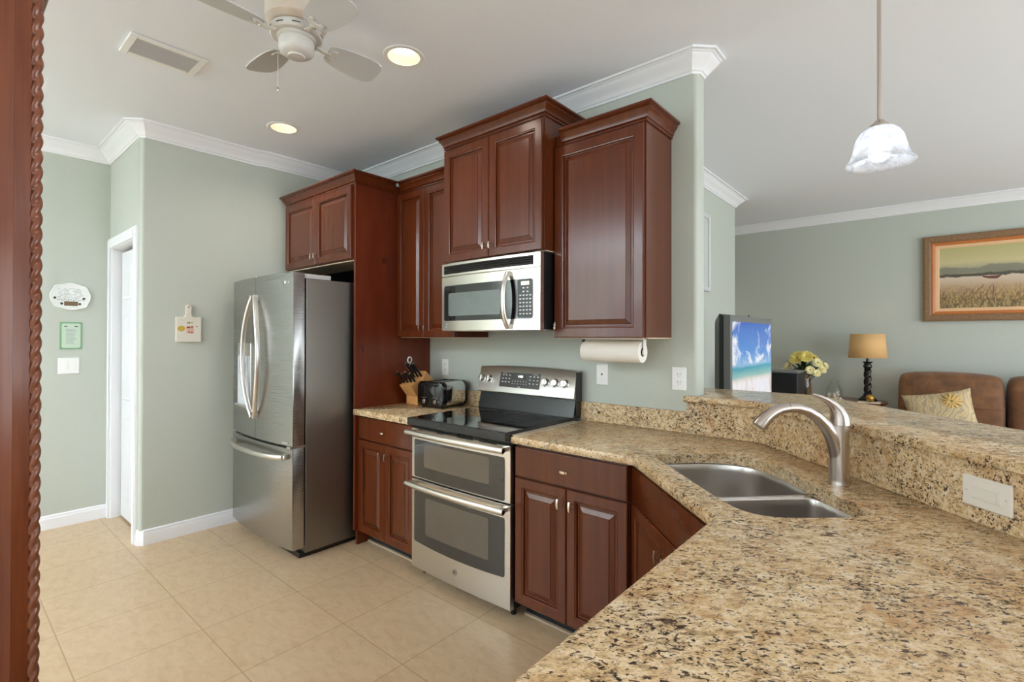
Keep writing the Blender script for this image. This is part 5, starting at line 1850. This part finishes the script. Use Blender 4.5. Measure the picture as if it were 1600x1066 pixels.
# sofa
def sofa():
    x0, x1 = -0.30, 2.05
    yb = 6.70
    e = empty('sofa', (0.9, 6.2, 0), 'brown suede reclining sofa against the far wall under the painting', 'sofa')

    def cushion(a, b, y0, y1, z0, z1, r, name, puff=0.0, n=18):
        """soft block with crowned top"""
        mb = MB()
        rows = []
        for k in range(n + 1):
            t = -1 + 2 * k / n
            x = (a + b) / 2 + (b - a) / 2 * t
            e_ = (1 - abs(t) ** 12)
            top = z1 - 0.016 * (t * t) + puff * (1 - t * t) - (0.035 * (1 - e_))
            fy = y0 + 0.03 * (1 - e_) + 0.015 * t * t
            p = [(fy + r, z0), (fy, z0 + r), (fy - 0.01, (z0 + top) / 2), (fy + 0.010, top - r), (fy + r * 0.8, top - r * 0.2), ((y0 + y1) / 2, top), (y1 - r, top - r * 0.2), (y1, top - r), (y1, z0)]
            rows.append([(x, y, z) for y, z in p])
        mb.loft(rows)
        return mb.build(name, 'brown_suede', e, smooth=60, sub=2)
    B(x0 + 0.02, x1 - 0.02, 5.85, yb, 0.06, 0.40).build('base', 'brown_suede', e, bev=0.03, seg=3)
    n = 3
    w = (x1 - x0) / n
    ws = [(-0.30, 0.487), (0.493, 1.27), (1.276, 2.05)]
    for a, b in ws:
        cushion(a, b, 6.28, yb - 0.02, 0.30, 1.04, 0.09, 'back_cushion', 0.012)
        cushion(max(a, x0 + 0.21), min(b, x1 - 0.21), 5.75, 6.27, 0.36, 0.45, 0.04, 'seat_cushion', 0.01)
    for a, b in ((x0, x0 + 0.205), (x1 - 0.205, x1)):
        cushion(a, b, 5.70, 6.255, 0.05, 0.60, 0.08, 'armrest', 0.01)
    # stitched seams down the first back cushion
    mb = MB()
    mb.tube([(-0.165, 6.268, 0.98), (-0.165, 6.262, 0.80), (-0.165, 6.262, 0.62)], 0.004, 6)
    mb.tube([(0.10, 6.262, 0.735), (0.28, 6.262, 0.730), (0.47, 6.268, 0.725)], 0.004, 6)
    mb.build('seam', 'brown_suede', e)


sofa()


# throw pillow leaning on the sofa back, resting on one corner
def pillow():
    c = Vector((0.036, 5.97, 0.655))
    U = Vector((0.975, 0.02, 0.20)).normalized()
    Vv = Vector((-0.25, 0.42, 0.86))
    Vv = (Vv - U * Vv.dot(U)).normalized()
    N = U.cross(Vv)
    mb = MB()
    n = 16
    grid = {}
    for sgn in (1, -1):
        for i in range(n + 1):
            for j in range(n + 1):
                a, b = -1 + 2 * i / n, -1 + 2 * j / n
                pin = 1 - 0.10 * (1 - a * a) * (b * b) * 0 
                ua = a * (1 - 0.08 * (1 - b * b) * abs(a) ** 3)
                vb = b * (1 - 0.08 * (1 - a * a) * abs(b) ** 3)
                th = 0.085 * ((1 - a * a) * (1 - b * b)) ** 0.42
                edge = i in (0, n) or j in (0, n)
                if edge and sgn < 0:
                    continue
                grid[(sgn, i, j)] = mb.bm.verts.new(c + U * (0.25 * ua) + Vv * (0.25 * vb) + N * (sgn * th))
    g = lambda s_, i, j: grid.get((s_, i, j)) or grid[(1, i, j)]
    for sgn in (1, -1):
        for i in range(n):
            for j in range(n):
                mb.bm.faces.new((g(sgn, i, j), g(sgn, i + 1, j), g(sgn, i + 1, j + 1), g(sgn, i, j + 1)))
    e = empty('throw_pillow', tuple(c - Vector((0, 0, 0.2))), 'cream throw pillow with golden flower leaning on the brown sofa', 'pillow')
    mb.build('pillow_body', 'pillow_fabric', e, smooth=80)
    # puffy embroidered flower on the front
    mb = MB()
    sg = 1 if N.y < 0 else -1
    fc = c + N * (sg * 0.066) + U * 0.095 + Vv * 0.115
    for q, (m, L) in enumerate(((12, 0.10), (8, 0.06))):
        for k in range(m):
            a = 2 * PI * k / m + q * 0.3
            rd = U * math.cos(a) + Vv * math.sin(a)
            mb.tube([fc + rd * 0.012 + N * sg * 0.006, fc + rd * (L * 0.55) + N * sg * (0.012 - 0.03 * L), fc + rd * L - N * sg * (0.25 * L)], [(0.008, 0.010), (0.009, 0.015), (0.003, 0.005)], 8)
    mb.build('flower_applique', 'gold_cloth', e, smooth=70)


pillow()


# painting over the sofa
def painting():
    FP = frame((0, YV - 0.001, 0), (1, 0, 0), (0, -1, 0))
    u0, u1, v0, v1 = -0.103, 1.36, 1.547, 2.418
    e = empty('framed_painting', ((u0 + u1) / 2, YV, v0), 'wide rustic-framed coastal painting with beached boat above the sofa', 'painting')

    def ring(a, b, name, mat, n):
        mb = MB()
        prof = [(a, 0.001), (a, n[0]), (a + (b - a) * 0.25, n[1]), (a + (b - a) * 0.75, n[2]), (b, n[3]), (b, 0.001)]
        mb.loft([[FP(u, v, q) for u, v in ((u0 + i, v0 + i), (u1 - i, v0 + i), (u1 - i, v1 - i), (u0 + i, v1 - i))] for i, q in prof], False, False)
        return mb.build(name, mat, e, smooth=0)
    ring(0.0, 0.070, 'outer_frame', 'frame_rustic', (0.036, 0.042, 0.040, 0.030))
    ring(0.070, 0.100, 'orange_molding', 'frame_orange', (0.030, 0.034, 0.028, 0.024))
    ring(0.100, 0.132, 'liner', 'frame_linen', (0.024, 0.024, 0.022, 0.018))
    i = 0.130
    cv = MB().obox(FP, u0 + i, u1 - i, v0 + i, v1 - i, 0.001, 0.016).build('canvas', 'canvas_paint', e)
    mb = MB()
    b = [(0.335, 1.995), (0.36, 1.970), (0.40, 1.958), (0.455, 1.955), (0.49, 1.992), (0.44, 1.985), (0.38, 1.984)]
    mb.loft([[FP(u, v, 0.0155) for u, v in b], [FP(u, v, 0.0166) for u, v in b]])
    mb.build('painted_boat', 'paint_boat', cv)
    mb = MB()
    rnd = random.Random(5)
    for k in range(26):
        u = rnd.uniform(0.05, 1.15)
        v = rnd.uniform(1.70, 1.80)
        L = rnd.uniform(0.05, 0.14)
        t = rnd.uniform(-0.3, 0.8)
        mb.loft([[FP(u + a + t * L * s_, v + L * s_, 0.0155) for a in (-0.003, 0.003)] + [FP(u + a + t * L * s_, v + L * s_, 0.0166) for a in (0.003, -0.003)] for s_ in (0.0, 0.5, 1.0)])
    mb.build('painted_reeds', 'paint_reed', cv)


painting()

# pale framed picture on the lounge side wall
FV = frame((XV + 0.0005, 0, 0), (0, 1, 0), (1, 0, 0))
e = empty('framed_print', (XV, 4.15, 1.78), 'narrow pale framed print seen edge-on past the kitchen wall end', 'picture')
mb = MB()
u0, u1, v0, v1 = 3.75, 4.53, 1.785, 2.465
prof = [(0, 0.0), (0, 0.022), (0.012, 0.026), (0.035, 0.018), (0.035, 0.0)]
mb.loft([[FV(u, v, q) for u, v in ((u0 + i, v0 + i), (u1 - i, v0 + i), (u1 - i, v1 - i), (u0 + i, v1 - i))] for i, q in prof], False, False)
mb.build('picture_frame', 'grille_metal', e, smooth=0)
pr = MB().obox(FV, u0 + 0.035, u1 - 0.035, v0 + 0.035, v1 - 0.035, 0.0, 0.008).build('print_sheet', 'art_white', e)
mb = MB()
rnd = random.Random(9)
for k in range(22):
    u = rnd.uniform(3.9, 4.42)
    v = rnd.uniform(2.10, 2.36)
    mb.obox(FV, u, u + rnd.uniform(0.02, 0.05), v, v + rnd.uniform(0.01, 0.03), 0.0075, 0.0086)
mb.build('ink_marks', 'leaf', pr)

# unseen spots added to brighten the lounge, dining area and hall
for k, (x, y) in enumerate(((1.2, 4.6), (2.9, 4.6), (1.2, -1.2), (-1.6, -1.2), (-3.6, -1.2), (-3.0, 5.95))):
    l = bpy.data.lights.new('recessed_or_fill_spot', 'SPOT')
    l.energy = 12 if k < 5 else 22
    l.color = (1.0, 0.90, 0.78)
    l.spot_size = math.radians(140)
    l.spot_blend = 0.8
    l.shadow_soft_size = 0.06
    lo = bpy.data.objects.new('recessed_or_fill_spot', l)
    C.objects.link(lo)
    lo.location = (x, y, ZC - 0.03)
